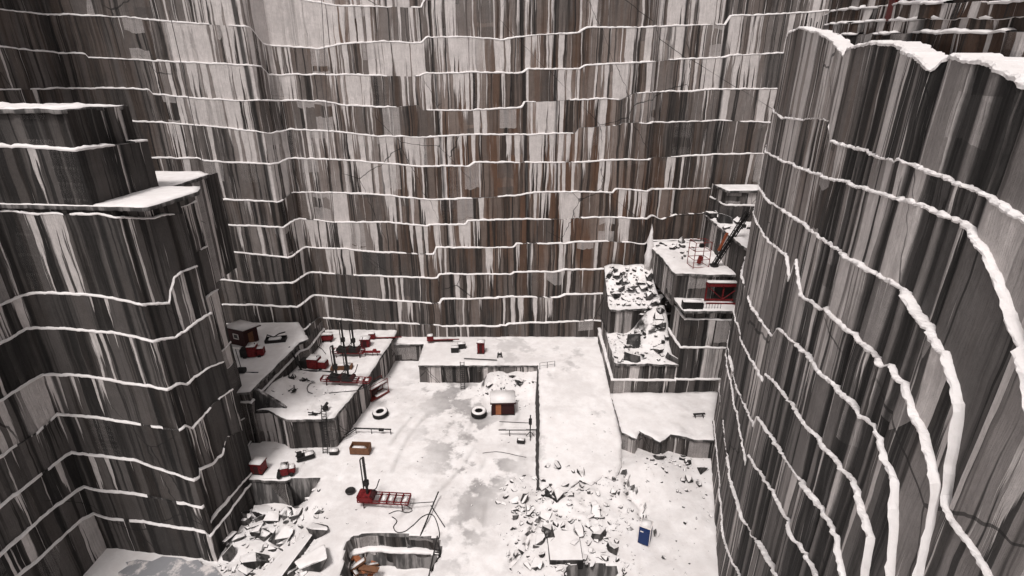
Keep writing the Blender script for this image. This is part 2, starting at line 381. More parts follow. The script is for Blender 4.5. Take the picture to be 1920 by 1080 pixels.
# ---- back wall
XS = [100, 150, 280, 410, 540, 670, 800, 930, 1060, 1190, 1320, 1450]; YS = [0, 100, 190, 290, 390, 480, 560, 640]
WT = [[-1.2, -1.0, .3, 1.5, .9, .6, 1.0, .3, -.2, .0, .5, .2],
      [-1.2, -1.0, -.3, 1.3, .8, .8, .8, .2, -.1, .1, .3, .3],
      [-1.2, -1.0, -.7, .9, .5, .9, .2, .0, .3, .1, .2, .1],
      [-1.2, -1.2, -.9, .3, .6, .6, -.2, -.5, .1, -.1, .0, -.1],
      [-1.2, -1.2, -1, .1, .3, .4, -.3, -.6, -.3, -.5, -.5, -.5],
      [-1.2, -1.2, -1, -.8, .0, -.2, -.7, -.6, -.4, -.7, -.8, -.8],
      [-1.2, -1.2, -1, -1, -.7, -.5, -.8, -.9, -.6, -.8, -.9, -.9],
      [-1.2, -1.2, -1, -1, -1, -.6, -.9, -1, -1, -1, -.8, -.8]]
def tone_back(x, y): return grid2(WT, XS, YS, x, y)  # rock tone by view position: higher is whiter, lower is darker
def brn_back(x, y):
    g = lambda cx, cy, sx, sy: math.exp(-((x-cx)/sx)**2-((y-cy)/sy)**2)
    return min(1, .28+1.0*g(960, 340, 200, 190)+.5*g(1300, 420, 110, 100)+.6*g(1150, 420, 90, 110)+.5*g(620, 60, 60, 120)+.35*g(1080, 100, 160, 100))
back_path = [(-58, 38, .3), (-56, 71, .3), (-32.6, 72.2, .3), (-31.2, 75.7, .3), (21.0, 75.7, .28), (22.5, 78.5, .28), (75, 78.5, .28)]
back_levels = [
 [(440, 612), (480, 610), (572, 618), (593, 598), (640, 600), (705, 605), (825, 610), (829, 613), (950, 612), (955, 608), (1050, 605), (1110, 601), (1128, 603)],
 [(440, 572), (483, 573), (563, 575), (583, 557), (640, 558), (700, 562), (825, 570), (829, 561), (880, 562), (950, 558), (1050, 558), (1060, 553), (1133, 552), (1300, 548)],
 [(410, 525), (503, 533), (553, 530), (573, 515), (640, 515), (700, 518), (820, 523), (825, 515), (960, 515), (966, 511), (1050, 511), (1060, 507), (1135, 505), (1300, 500)],
 [(393, 468), (547, 483), (567, 467), (640, 467), (700, 473), (815, 478), (819, 465), (965, 465), (970, 457), (1060, 458), (1080, 454), (1150, 453), (1220, 452), (1300, 450)],
 [(383, 420), (533, 427), (553, 413), (640, 418), (720, 417), (800, 425), (808, 422), (873, 422), (877, 414), (970, 412), (1060, 412), (1080, 409), (1150, 408), (1225, 405), (1240, 412), (1270, 402), (1320, 400), (1400, 402)],
 [(300, 368), (393, 373), (527, 378), (547, 363), (640, 362), (700, 365), (800, 375), (870, 373), (965, 368), (1000, 362), (1080, 360), (1150, 362), (1155, 355), (1230, 355), (1330, 353), (1430, 350)],
 [(262, 297), (370, 297), (385, 303), (520, 307), (540, 298), (640, 300), (790, 313), (880, 312), (890, 305), (980, 305), (1080, 305), (1160, 300), (1250, 295), (1350, 290), (1430, 288)],
 [(235, 228), (300, 230), (400, 238), (510, 250), (530, 247), (545, 243), (640, 248), (690, 255), (800, 258), (880, 253), (980, 253), (1080, 250), (1085, 240), (1160, 235), (1170, 230), (1255, 230), (1350, 226), (1437, 230)],
 [(200, 166), (280, 168), (285, 177), (390, 187), (490, 189), (515, 190), (600, 190), (640, 197), (720, 202), (785, 197), (790, 207), (880, 207), (980, 202), (985, 191), (1080, 188), (1135, 185), (1165, 186), (1190, 175), (1280, 172), (1350, 168), (1455, 167)],
 [(16, 90), (160, 102), (165, 108), (300, 115), (490, 125), (505, 142), (560, 140), (785, 143), (795, 139), (880, 136), (980, 138), (990, 130), (1085, 130), (1100, 122), (1200, 118), (1270, 112), (1360, 108), (1370, 104), (1470, 100)],
 [(20, 20), (130, 28), (230, 32), (330, 42), (470, 52), (495, 84), (600, 92), (640, 83), (720, 78), (790, 82), (800, 70), (880, 70), (940, 75), (1000, 66), (1085, 62), (1100, 52), (1200, 52), (1280, 48), (1365, 46), (1370, 30), (1440, 28), (1540, 22), (1600, 15)],
 [(20, -60), (480, -20), (630, 12), (790, 14), (795, 0), (860, -2), (1000, -8), (1400, -30), (1700, -50)],
]
bw, _, _ = make_wall('quarry_wall', back_path, back_levels, -1.5, 66, M_BACK, seed=3, ds=.28, tone_shade=tone_back, brn=brn_back, relief=.16, snow_h=.18)
tag(bw, 'towering streaked granite wall with thin snow-lined ledges behind the snowy floor', 'rock wall')
# ---- left block, lower benches
def wet_left(x, y): return -.25+.5*math.exp(-((x-60)/60)**2)+.35*math.exp(-((x-360)/50)**2-((y-650)/300)**2)
lp = [(-42.6, 8, .45), (-42.6, 40.5, .42), (-30.2, 39, .42), (-29.6, 48, .12), (-32.2, 49, .1), (-32.4, 54, .1)]
LTOP = 32.1
ll = [[(30, 1085), (70, 1053), (155, 975), (200, 975), (280, 982), (386, 1000), (393, 1008)],
 [(20, 1025), (45, 1005), (75, 975), (143, 922), (180, 922), (270, 930), (384, 950), (394, 985), (410, 960), (430, 937)],
 [(22, 935), (60, 905), (125, 855), (150, 853), (250, 865), (376, 884), (379, 895), (400, 872), (417, 853), (424, 820), (465, 780)],
 [(22, 843), (70, 813), (107, 780), (180, 785), (350, 800), (362, 805), (385, 780), (400, 757), (450, 705)],
 [(22, 740), (85, 705), (160, 707), (340, 720), (352, 722), (390, 690), (420, 655), (440, 640)],
 [(22, 635), (67, 617), (120, 617), (210, 625), (332, 633), (345, 622), (390, 590), (415, 568)],
 [(22, 565), (67, 550), (180, 555), (240, 567), (318, 570), (326, 522), (340, 510), (395, 482)],
 [(20, 397), (60, 402), (185, 403), (285, 410), (300, 405), (345, 388), (372, 375)]]
lw, _, _ = make_wall('rock_bastion', lp, ll, -5, LTOP, M_LEFT, seed=11, ds=.2, tone_shade=wet_left, relief=.10, snow_h=.16, lean=.5)
tag(lw, 'dark stepped granite block filling the left side with snow on its ledges', 'rock wall')
# ---- right wall
rp = [(50, 60.5, .05), (27.8, 59.6, .06), (24.6, 53, .07), (21.6, 43.3, .09), (18.9, 34.2, .12), (15.8, 24, .15), (12.8, 14.5, .24), (10.2, 7, .30), (8.4, 2, .30)]
rl = [[(1357, 1010), (1380, 1080), (1395, 1130)],
 [(1328, 800), (1367, 897), (1393, 980), (1405, 1007), (1423, 1020), (1453, 1080), (1500, 1180)],
 [(1342, 737), (1397, 873), (1402, 855), (1447, 927), (1480, 997), (1520, 1080), (1570, 1200)],
 [(1355, 673), (1377, 720), (1413, 803), (1418, 782), (1463, 853), (1510, 920), (1557, 1003), (1570, 1080), (1575, 1200)],
 [(1366, 600), (1388, 637), (1430, 717), (1434, 703), (1450, 720), (1487, 770), (1513, 803), (1530, 827), (1590, 907), (1623, 1013), (1611, 1080), (1608, 1200)],
 [(1378, 548), (1410, 580), (1447, 633), (1457, 617), (1510, 667), (1553, 720), (1620, 793), (1627, 800), (1667, 903), (1664, 980), (1658, 1080), (1655, 1200)],
 [(1404, 430), (1440, 455), (1475, 480), (1490, 487), (1478, 530), (1500, 555), (1530, 580), (1543, 577), (1590, 625), (1650, 690), (1663, 683), (1683, 720), (1707, 793), (1722, 815), (1742, 907), (1728, 1000), (1714, 1080), (1700, 1200)],
 [(1418, 362), (1440, 378), (1470, 398), (1505, 422), (1555, 465), (1610, 500), (1660, 530), (1695, 557), (1700, 580), (1730, 620), (1755, 660), (1760, 665), (1773, 720), (1787, 763), (1776, 840), (1757, 920), (1764, 953), (1805, 1010), (1847, 1080), (1900, 1180)],
 [(1435, 287), (1460, 300), (1520, 325), (1600, 350), (1700, 380), (1755, 407), (1790, 420), (1830, 470), (1865, 545), (1905, 660), (1960, 900), (2050, 1200)],
 [(1450, 210), (1465, 222), (1500, 225), (1530, 222), (1553, 228), (1555, 265), (1600, 280), (1675, 305), (1680, 300), (1730, 320), (1772, 340), (1850, 380), (1930, 430), (2050, 560)],
 [(1475, 60), (1500, 53), (1535, 62), (1560, 75), (1585, 105), (1592, 92), (1640, 80), (1690, 92), (1730, 115), (1748, 135), (1765, 113), (1780, 106), (1815, 115), (1830, 115), (1870, 138), (1910, 160), (2000, 210), (2300, 300)]]
def tone_shade_right(x, y): return .15+.4*math.exp(-((x-1640)/160)**2-((y-520)/250)**2)-.7*math.exp(-((x-1380)/70)**2-((y-900)/250)**2)-.3*math.exp(-((y-120)/60)**2-((x-1850)/120)**2)  # rock tone, with the diagonal cast shadow at lower left painted in as darkening
def brn_right(x, y): return min(1, .15+.9*math.exp(-((x-1520)/80)**2-((y-250)/220)**2)+.5*math.exp(-((x-1620)/60)**2-((y-170)/120)**2))
LAST = rl.pop()
# the uppermost ledge is the crest itself: build the last bench up to it, then close it with a snow-covered shelf
rw, ZR, SR = make_wall('quarry_wall', rp, rl+[LAST], -1.5, 50, shelf=7, mat=M_RIGHT, seed=23, ds=.12, gaps=-.6, rag=.7, oh=.6, white_ledge=True, seams=[(1827, 113, 9), (1643, 720, 5), (1645, 85, 9), (1540, 545, 6)], tone_shade=tone_shade_right, brn=brn_right, relief=.13, snow_h=.12, joint=(2.0, 5.0))
tag(rw, 'tall curving granite wall on the right with slanting snow-lined ledges', 'rock wall')
# ------------------------------------------------------------------ snow covers, benches
def ss(a, b, x):
    t = max(0, min(1, (x-a)/(b-a))); return t*t*(3-2*t)
def inside(p, poly):
    x, y = p[0], p[1]; c = False
    for (x1, y1), (x2, y2) in zip(poly, poly[1:]+poly[:1]):
        if (y1 > y) != (y2 > y) and x < (x2-x1)*(y-y1)/(y2-y1)+x1: c = not c
    return c
def fbm(x, y, s=1.0, k=0.0):
    return noise.noise(Vector((x*s, y*s, k)))+.5*noise.noise(Vector((x*s*2.3, y*s*2.3, k+4)))+.25*noise.noise(Vector((x*s*5.1, y*s*5.1, k+9)))
def cover(name, poly, zf, parent=None, mat=None, g=.5, th=.22, rough=.10, over=.14, icy=.4, seed=0.0):
    """a sheet of snow lying on a bench: ragged rim that hangs a little over the edge, uneven top"""
    rim = []
    for (x1, y1), (x2, y2) in zip(poly, poly[1:]+poly[:1]):
        L = math.hypot(x2-x1, y2-y1); n = max(1, int(L/.4)); nx, ny = (y2-y1)/max(L, 1e-6), -(x2-x1)/max(L, 1e-6)
        for j in range(n):
            x, y = x1+(x2-x1)*j/n, y1+(y2-y1)*j/n; o = over+.12*fbm(x, y, 1.3, seed)
            rim.append((x+nx*o, y+ny*o))
    area = sum(a[0]*b[1]-b[0]*a[1] for a, b in zip(poly, poly[1:]+poly[:1]))
    if area < 0: return cover(name, poly[::-1], zf, parent, mat, g, th, rough, over, icy, seed)
    xs = [p[0] for p in poly]; ys = [p[1] for p in poly]; pts = [Vector(p) for p in rim]; n0 = len(pts)
    x = min(xs)+g/2
    while x < max(xs):
        y = min(ys)+g/2
        while y < max(ys):
            q = (x+rnd.uniform(-.2, .2)*g, y+rnd.uniform(-.2, .2)*g)
            if inside(q, poly) and inside((q[0]+.2, q[1]), poly) and inside((q[0]-.2, q[1]), poly) and inside((q[0], q[1]+.2), poly) and inside((q[0], q[1]-.2), poly): pts.append(Vector(q))
            y += g
        x += g
    res = delaunay_2d_cdt(pts, [], [list(range(n0))], 1, 1e-5)
    V = []; orig = res[3]
    for i, v in enumerate(res[0]):
        isrim = any(o < n0 for o in orig[i])
        z = zf(v.x, v.y)+th+rough*fbm(v.x, v.y, .7, seed)*(.4 if isrim else 1)-(.10 if isrim else 0)
        V.append((v.x, v.y, z))
    Fs = [tuple(f) for f in res[2]]
    # skirt under the rim
    from collections import Counter
    ec = Counter()
    for f in Fs:
        for a, b in zip(f, f[1:]+f[:1]): ec[frozenset((a, b))] += 1
    low = {}
    def lowv(a):
        if a not in low:
            low[a] = len(V); x, y, z = V[a]; V.append((x, y, z-th-.12-.08*fbm(x, y, 2, seed)))
        return low[a]
    sk = []
    for f in Fs:
        for a, b in zip(f, f[1:]+f[:1]):
            if ec[frozenset((a, b))] == 1: sk.append((b, a, lowv(a), lowv(b)))
    me = bpy.data.meshes.new(name); me.from_pydata(V, [], Fs+sk)
    at_ = me.attributes.new('icy', 'FLOAT', 'POINT'); at_.data.foreach_set('value', [icy]*len(V))
    bm = bmesh.new(); bm.from_mesh(me); bmesh.ops.recalc_face_normals(bm, faces=bm.faces)
    if sum(f.normal.z*f.calc_area() for f in bm.faces) < 0: bmesh.ops.reverse_faces(bm, faces=bm.faces)
    bm.to_mesh(me); bm.free()
    return link(name, me, mat or M_COVER, parent, True)
def wet_block(x, y): return .1+.5*noise.noise(Vector((x*.02, 0, 3)))
def bench(name, path, poly, zf, z0, label, levels=(), seed=1, mat=None, icy=.4, rough=.10, th=.22, step=.18, tone_shade=None, g=.5, cat='rock bench'):
    e = empty(name, (0, 0, 0), 0, label, cat)
    p3 = [(p[0], p[1], p[2] if len(p) > 2 else step) for p in path]
    make_wall(name, p3, list(levels), z0, zf if callable(zf) else (lambda x, y: zf), mat or M_BLOCK, seed=seed, ds=.35, tone_shade=tone_shade or wet_block, relief=.09, snow_h=.22, parent=e, joint=(1.5, 4))
    cover('snow_cover', poly, zf if callable(zf) else (lambda x, y: zf), e, icy=icy, rough=rough, th=th, seed=seed*1.7, g=g)
    return e
# upper tiers of the left block and their snow
cover('snow_cover', [(-46, 44.0), (-30.3, 42.5), (-29.9, 49), (-31, 51.5), (-46, 51.5)], lambda x, y: LTOP, lw, icy=0, rough=.05)
bench('upper_bastion', [(-45.9, 8, .4), (-45.9, 44.2, .4), (-35.2, 43.0, .85), (-35.0, 51.5, .95)], [(-48, 44.8), (-36.2, 43.8), (-36.1, 51.4), (-48, 51.4)],
      39.75, 31.5, 'topmost dark granite tier at upper left with loose slabs on its snowy top', [[(20, 275), (145, 283), (200, 275), (256, 267)]], seed=31, mat=M_LEFT, tone_shade=lambda x, y: -.1, rough=.25, cat='rock wall')
bench('rock_shelf', [(-46, 52.5), (-34.6, 52.5), (-34.8, 62)], [(-46, 52.5), (-34.6, 52.5), (-34.8, 60), (-37, 62), (-46, 62)], 31.9, 20,
      'small snow-topped ledge jutting out behind the dark stepped left block', seed=37, mat=M_LEFT)
# hut platform, rig platform, rear platform with the long slab
PHZ, P1Z, P2Z, T1Z, T2Z, T3Z = 7.4, 4.2, 3.0, 14.8, 18.4, 22.7
bench('stone_bench', [(-36, 53.0), (-31.4, 52.9), (-30.2, 65.5), (-29.4, 66.5), (-29.3, 73)], [(-60, 50), (-36, 50.2), (-33.3, 52.6), (-31.4, 52.9), (-30.2, 65.5), (-29.4, 66.5), (-32.9, 72), (-60, 71)], PHZ, -1,
      'high snowy rock platform carrying the little hut with the white window frame', [5.9], seed=41, icy=0, rough=.07)
def p1z(x, y): return P1Z+1.7*math.exp(-((x+30.0)/2.2)**2-((y-57)/3.5)**2)+.18*fbm(x, y, .3, 3)*.5
bench('stone_bench', [(-33, 53.3), (-29.5, 53.2), (-27, 51.9), (-21.5, 52.2), (-19.9, 61), (-18.8, 73.4)], [(-32.9, 53.3), (-29.5, 53.2), (-27, 51.9), (-21.5, 52.2), (-19.9, 61), (-18.8, 73.2), (-18.8, 76), (-31.4, 75.9), (-31.4, 72), (-30, 66), (-31.6, 53.5)], p1z, -1,
      'snowy rock platform with red drill rigs on top and a long ladder on its front', seed=43, icy=.3, rough=.14, g=.4)
def p2z(x, y):
    if y > 66: return P2Z
    return P2Z-2.3*(66-y)/22+.10*fbm(x, y, .35, 4)
bench('stone_bench', [(-19, 73.3), (-13.9, 73.4), (-13.8, 66.8), (4.0, 66.8), (3.7, 56), (3.2, 47), (3.1, 44.2), (4.2, 44.9), (5.0, 43.4), (6.4, 44.6), (7.6, 45.6), (8.6, 44.8), (10.2, 46.2), (11.2, 45.4), (12.4, 47.5)],
      [(-19, 73.3), (-13.9, 73.4), (-13.8, 66.8), (4.0, 66.8), (3.7, 56), (3.2, 47), (3.1, 44.2), (4.2, 44.9), (5.0, 43.4), (6.4, 44.6), (7.6, 45.6), (8.6, 44.8), (10.2, 46.2), (11.2, 45.4), (12.4, 47.5), (13.2, 52), (14.3, 75.9), (-19, 75.9)], p2z, -1,
      'rear snowy rock platform running on into a long straight snowy ramp', seed=47, icy=.5, rough=.06, g=.45, th=.16)
bench('stone_bench', [(13.5, 60), (13.3, 51.5), (14.6, 50.2), (15.4, 51.8), (17.2, 49.8), (19, 51.2), (21.5, 50.2), (25, 50)],
      [(13.5, 60), (13.3, 51.5), (14.6, 50.2), (15.4, 51.8), (17.2, 49.8), (19, 51.2), (21.5, 50.2), (24, 50), (28, 60)], lambda x, y: 2.6+.25*fbm(x, y, .25, 2), -1,
      'broad low snowy slab with a broken front edge at the foot of the right wall', seed=53, icy=.3, rough=.12)
# rubble terraces on the right
def r1(x, y): return 7.0+.35*fbm(x, y, .35, 5)+4.4*ss(17.0, 20.8, x)*ss(62.5, 69.3, y)
bench('rubble_terrace', [(13.9, 76, .45), (13.3, 60, .3), (22.0, 60, .25)], [(14.2, 69.5), (13.8, 60.2), (22, 60.2), (22, 69.5)], r1, -1,
      'lower rubble-strewn snowy rock terrace right of the long ramp', [4.6], seed=59, rough=.3, icy=0)
bench('rubble_terrace', [(14.4, 76), (14.2, 69), (21.6, 69.2)], [(14.4, 75.9), (14.2, 69), (21.6, 69.2), (21.3, 75.9)], lambda x, y: 11+(y-69)*.62+.3*fbm(x, y, .3, 6), 6,
      'upper rubble-strewn snowy terrace against the back wall', [], seed=61, rough=.35, icy=0)
bench('rock_terrace', [(21.8, 66), (21.8, 60), (29, 60)], [(21.8, 64.2), (21.8, 60), (29, 60), (29, 64.2)], T1Z, -1,
      'narrow snowy terrace carrying the red gantry and a black container', [4.7, 9.4, 13.4], seed=67, rough=.08, icy=0)
bench('rock_terrace', [(21.3, 80), (21.6, 64.3), (25, 63.6), (30, 63.2)], [(21.2, 78.4), (21.6, 64.3), (25, 63.6), (30, 63.2), (30.5, 78.4)], lambda x, y: T2Z+.2*fbm(x, y, .3, 8), T1Z-1,
      'high snowy rock terrace with loose rock and a red cage on it', [], seed=71, rough=.25, icy=0)
bench('rock_terrace', [(29.8, 80), (28.9, 60.8), (36, 60.8)], [(29.8, 78.4), (28.9, 60.8), (38, 60.8), (38, 78.4)], lambda x, y: T3Z+.2*fbm(x, y, .3, 9), T1Z-1,
      'rocky snow-covered shelf beside the black boom at the far end of the right wall', [], seed=73, rough=.3, icy=0)
bench('rock_terrace', [(30.6, 80), (30.9, 74), (42, 74)], [(30.6, 78.4), (30.9, 74), (42, 74), (42, 78.4)], 27.3, T3Z-1,
      'small flat-topped rock shelf above the black boom against the back wall', [25.2], seed=79, rough=.1, icy=0)
bench('rock_bench', [(-34, 47.0), (-30, 46.8), (-25.6, 46.5), (-24.2, 44.5)], [(-33, 52), (-34, 47.0), (-30, 46.8), (-25.6, 46.5), (-24.4, 47.5), (-24.8, 52)], -.18, -5,
      'low dark rock step below the red box and the red skid', [], seed=83, rough=.05, icy=0)
# far terraces over the crest of the right wall
up_path = [(75, 59, .3), (30.6, 58.2, .3), (27.4, 50, .3), (24.6, 42, .3), (22.0, 34, .3), (19.0, 24.5, .3), (16.6, 15, .3), (14.6, 7, .3), (13, 0, .3)]
up, _, _ = make_wall('upper_quarry_wall', up_path, [[(1560, 66), (1640, 64), (1700, 62), (1760, 62), (1850, 62), (1910, 60)], [(1560, 46), (1640, 40), (1700, 37), (1800, 34), (1910, 36)], [(1560, 22), (1640, 12), (1700, 8), (1800, 4), (1910, 6)]],
    38, 58, M_RUST, seed=91, ds=.4, tone_shade=lambda x, y: .0, relief=.45, snow_h=.15, gaps=.25, rag=1.2)
tag(up, 'rust-stained rock wall above the crest of the right wall', 'rock wall')
# ------------------------------------------------------------------ the quarry floor: one sheet, cut pits, drifts
def wp(*pts, z=0.0): return [tuple(at(x, y, z)[:2]) for x, y in pts]
PITB = wp((650, 1024), (657, 1009), (690, 1001), (730, 1003), (760, 1004), (800, 1006), (822, 1012), (827, 1035), (812, 1062), (795, 1100), (640, 1100))
PITB2 = wp((655, 1032), (690, 1028), (730, 1034), (770, 1038), (806, 1040), (795, 1100), (640, 1100))
PITC = wp((1062, 1063), (1110, 1060), (1156, 1063), (1156, 1110), (1060, 1110))
def floor_h(x, y):
    h = .12*fbm(x, y, .18, 1)+.09*fbm(x, y, .7, 2)
    xr = -21.2-.25*(45-y)*0+ (2.6 if y < 38 else 2.6*ss(46, 38, y)) - (0 if y > 44 else 0)
    if y < 46.65 and x < xr:
        d = ss(0, 6.5-3.0*ss(43, 46, y), xr-x); h += -3.7*d+.35*d*fbm(x, y, .5, 7)*(1 if x > -32 else .1)
    if inside((x, y), PITB):
        h = -1.5+.06*fbm(x, y, 1, 3)
        if inside((x, y+.8), PITB) and inside((x+.3, y), PITB) and inside((x-.3, y), PITB): h = -3.3+.25*fbm(x, y, .5, 3)
    if inside((x, y), PITC): h = -2.6
    h += 1.0*math.exp(-((x-6.0)/4.6)**2-((y-42)/4.6)**2)*(1+.5*fbm(x, y, .6, 5))+.5*math.exp(-((x-10.5)/2.5)**2-((y-45.5)/2.5)**2)      # rubble heap below the ramp
    h += 1.5*math.exp(-((x-15.5)/3.6)**2-((y-47.5)/3.0)**2)                              # drift under the broken slab
    h += .5*math.exp(-((x-18)/3)**2-((y-41)/6)**2)
    if -4.8 < x < 4: h += 1.9*ss(62.2, 66.5, y+.5*fbm(x, 0, .5, 4))*ss(-4.8, -3.3, x)*(1+.15*fbm(x, y, .8, 6))  # heap below the rear platform
    # cracks and steps
    cr = abs((x-.5-(y-36.5)*.55)+.35*fbm(x, y, .5, 11))
    if 34 < y < 40.5 and -4 < x < 3: h -= .55*math.exp(-(cr/.35)**2)*ss(34, 36, y)
    c2 = abs(x-(12.6+(46-y)*.22)+.6*fbm(x, y, .6, 12))
    if 38.5 < y < 47: h -= .6*math.exp(-(c2/.35)**2)
    return h
TRACKS = [lambda y: -8.5+3.2*math.sin((y-44)*.13)+.12*(y-50), lambda y: -1.2-2.6*math.cos((y-40)*.11), lambda y: -14.5+.28*(y-48)+1.2*math.sin(y*.2)]
def rut_f(x, y):
    r_ = 0
    if not 40 < y < 64 or inside((x, y), PITB): return 0
    for k, f_ in enumerate(TRACKS):
        for o_ in (-.85, .85):
            d_ = abs(x-f_(y)-o_); r_ = max(r_, math.exp(-(d_/.28)**2)*ss(-.1, .35, noise.noise(Vector((y*.25, k*3.0, o_)))))
    return r_
def icy_f(x, y):
    a = math.exp(-((x+6.5)/5)**2-((y-57)/7)**2)+.9*math.exp(-((x+3.5)/4)**2-((y-48)/5)**2)+.7*math.exp(-((x+5)/2.5)**2-((y-39)/5)**2)+.8*math.exp(-((x+10)/5)**2-((y-66)/4)**2)
    return min(1, a*1.25)
def build_floor():
    st = .25; X0, X1, Y0, Y1 = -46, 30, 24, 77; nx, ny = int((X1-X0)/st)+1, int((Y1-Y0)/st)+1
    V = []; ic = []; ru_ = []
    for j in range(ny):
        for i in range(nx):
            x, y = X0+i*st, Y0+j*st; r_ = rut_f(x, y); V.append((x, y, floor_h(x, y)-.09*r_)); ic.append(icy_f(x, y)); ru_.append(r_)
    Fs = [(j*nx+i, j*nx+i+1, (j+1)*nx+i+1, (j+1)*nx+i) for j in range(ny-1) for i in range(nx-1)]
    me = bpy.data.meshes.new('quarry_floor'); me.from_pydata(V, [], Fs)
    at_ = me.attributes.new('icy', 'FLOAT', 'POINT'); at_.data.foreach_set('value', ic)
    at_ = me.attributes.new('rut', 'FLOAT', 'POINT'); at_.data.foreach_set('value', ru_)
    return tag(link('quarry_floor', me, M_FLOOR, smooth=True), kind='structure')
build_floor()
V = [(-400, -400, -6), (400, -400, -6), (400, 400, -6), (-400, 400, -6)]
me = bpy.data.meshes.new('ground'); me.from_pydata(V, [], [(0, 1, 2, 3)]); tag(link('ground', me, M_SNOW), kind='structure')
# frozen pool in the low corner
pool = wp((222, 1074), (240, 1062), (236, 1055), (258, 1050), (285, 1053), (305, 1044), (340, 1047), (352, 1053), (372, 1050), (380, 1060), (400, 1062), (420, 1085), (420, 1130), (230, 1130), z=-3.45)
bm = bmesh.new(); f = bm.faces.new([bm.verts.new((x, y, -3.38)) for x, y in pool]); bmesh.ops.recalc_face_normals(bm, faces=bm.faces)
me = bpy.data.meshes.new('frozen_pool'); bm.to_mesh(me); bm.free(); tag(link('frozen_pool', me, M_ICE), kind='structure')

pq = [Vector(p) for p in PITB[:9]]
cx = Vector((-11.5, 35.5)); pp = [p+(cx-p).normalized()*.18 for p in pq]
pth = [(-15.3, 32.5, .1)]+[(p.x, p.y, .55 if 0 < i < 6 else .15) for i, p in enumerate(pp)]+[(-7.9, 32.5, .1)]
pth = [(a, b-(c if 2 <= i <= 7 else 0), c) for i, (a, b, c) in enumerate(pth)]
pw, _, _ = make_wall('rock_step', pth, [-1.55], -3.8, -.05, M_BLOCK, seed=97, ds=.25, tone_shade=wet_block, relief=.08, snow_h=.22)
tag(pw, 'dark two-stepped rock wall round the sunken pit at the bottom of the photo', 'rock bench')
# ------------------------------------------------------------------ broken rock
def hull(seed, n=13, flatten=.65):
    rg = random.Random(seed); bm = bmesh.new()
    for _ in range(n):
        v = Vector((rg.uniform(-1, 1), rg.uniform(-1, 1), rg.uniform(-1, 1)*flatten)); m = max(abs(v.x), abs(v.y), abs(v.z)/flatten); v = v/m*rg.uniform(.75, 1)
        bm.verts.new(v*.5)
    bmesh.ops.convex_hull(bm, input=bm.verts)
    for v in [v for v in bm.verts if not v.link_faces]: bm.verts.remove(v)
    bmesh.ops.dissolve_limit(bm, angle_limit=.12, verts=bm.verts, edges=bm.edges)
    bmesh.ops.bevel(bm, geom=bm.edges[:], offset=.02, segments=1, affect='EDGES')
    bmesh.ops.recalc_face_normals(bm, faces=bm.faces)
    me = bpy.data.meshes.new('boulder'); bm.to_mesh(me); bm.free(); me.materials.append(M_ROCK); return me
HULLS = [hull(100+i, 10+i % 6, [.6, .8, 1.0, .45][i % 4]) for i in range(14)]
nb = 0
def boulders(px_poly, zf, n, size, label, group, seed):
    """loose broken blocks scattered over an area given at its level, biggest ones fewest"""
    global nb
    rg = random.Random(seed); z0 = zf(0, 0) if not isinstance(zf, tuple) else zf[1]; f = zf if not isinstance(zf, tuple) else zf[0]
    poly = [tuple(at(x, y, z0)[:2]) for x, y in px_poly] if not isinstance(px_poly[0][0], float) else px_poly
    xs = [p[0] for p in poly]; ys = [p[1] for p in poly]; k = 0
    while k < n:
        q = (rg.uniform(min(xs), max(xs)), rg.uniform(min(ys), max(ys)))
        if not inside(q, poly): continue
        s = size[0]+(size[1]-size[0])*rg.random()**2.6
        o = bpy.data.objects.new('boulder', HULLS[rg.randrange(14)]); COL.objects.link(o)
        o.location = (q[0], q[1], f(*q)+s*.14); o.rotation_euler = (rg.uniform(-.5, .5), rg.uniform(-.5, .5), rg.uniform(0, 6.28))
        o.scale = (s*rg.uniform(.8, 1.4), s*rg.uniform(.7, 1.1), s*rg.uniform(.6, 1.1)); tag(o, label, 'boulder', group); k += 1; nb += 1
def debris(name, poly, f, n, size, seed):
    rg = random.Random(seed); xs = [p[0] for p in poly]; ys = [p[1] for p in poly]; V = []; Fc = []; k = 0
    while k < n:
        q = (rg.uniform(min(xs), max(xs)), rg.uniform(min(ys), max(ys)))
        if not inside(q, poly): continue
        me = HULLS[rg.randrange(14)]; s = size[0]+(size[1]-size[0])*rg.random()**3; b0 = len(V)
        M = Matrix.Translation((q[0], q[1], f(*q)+s*.1)) @ Matrix.Rotation(rg.uniform(0, 6.28), 4, 'Z') @ Matrix.Rotation(rg.uniform(-.6, .6), 4, 'X') @ Matrix.Diagonal((s*rg.uniform(.7, 1.8), s*.8, s*.7, 1))
        V += [M @ v.co for v in me.vertices]; Fc += [tuple(b0+i for i in p.vertices) for p in me.polygons]; k += 1
    m = bpy.data.meshes.new(name); m.from_pydata(V, [], Fc); return tag(link(name, m, M_ROCK), kind='stuff')
fh = floor_h
boulders([(425, 955), (470, 935), (560, 935), (600, 1000), (600, 1100), (420, 1100), (395, 1040)], (fh, -2), 66, (.5, 3.0), 'one of the snow-capped broken granite blocks tumbled at the foot of the dark left block', 'rubble at the foot of the left block', 1)
boulders([(960, 930), (1010, 915), (1120, 905), (1150, 960), (1160, 1060), (1080, 1085), (1000, 1060), (945, 975)], (fh, .8), 84, (.3, 1.8), 'one of the dark broken stones strewn below the end of the snowy ramp', 'rubble below the end of the ramp', 2)
boulders([(1165, 610), (1262, 605), (1265, 680), (1160, 680)], (lambda x, y: r1(x, y)+.25, 7), 42, (.4, 2.1), 'one of the rough granite blocks piled on the lower terrace right of the ramp', 'blocks on the lower rubble terrace', 3)
ru = lambda x, y: 11.3+(y-69)*.62+.3*fbm(x, y, .3, 6)
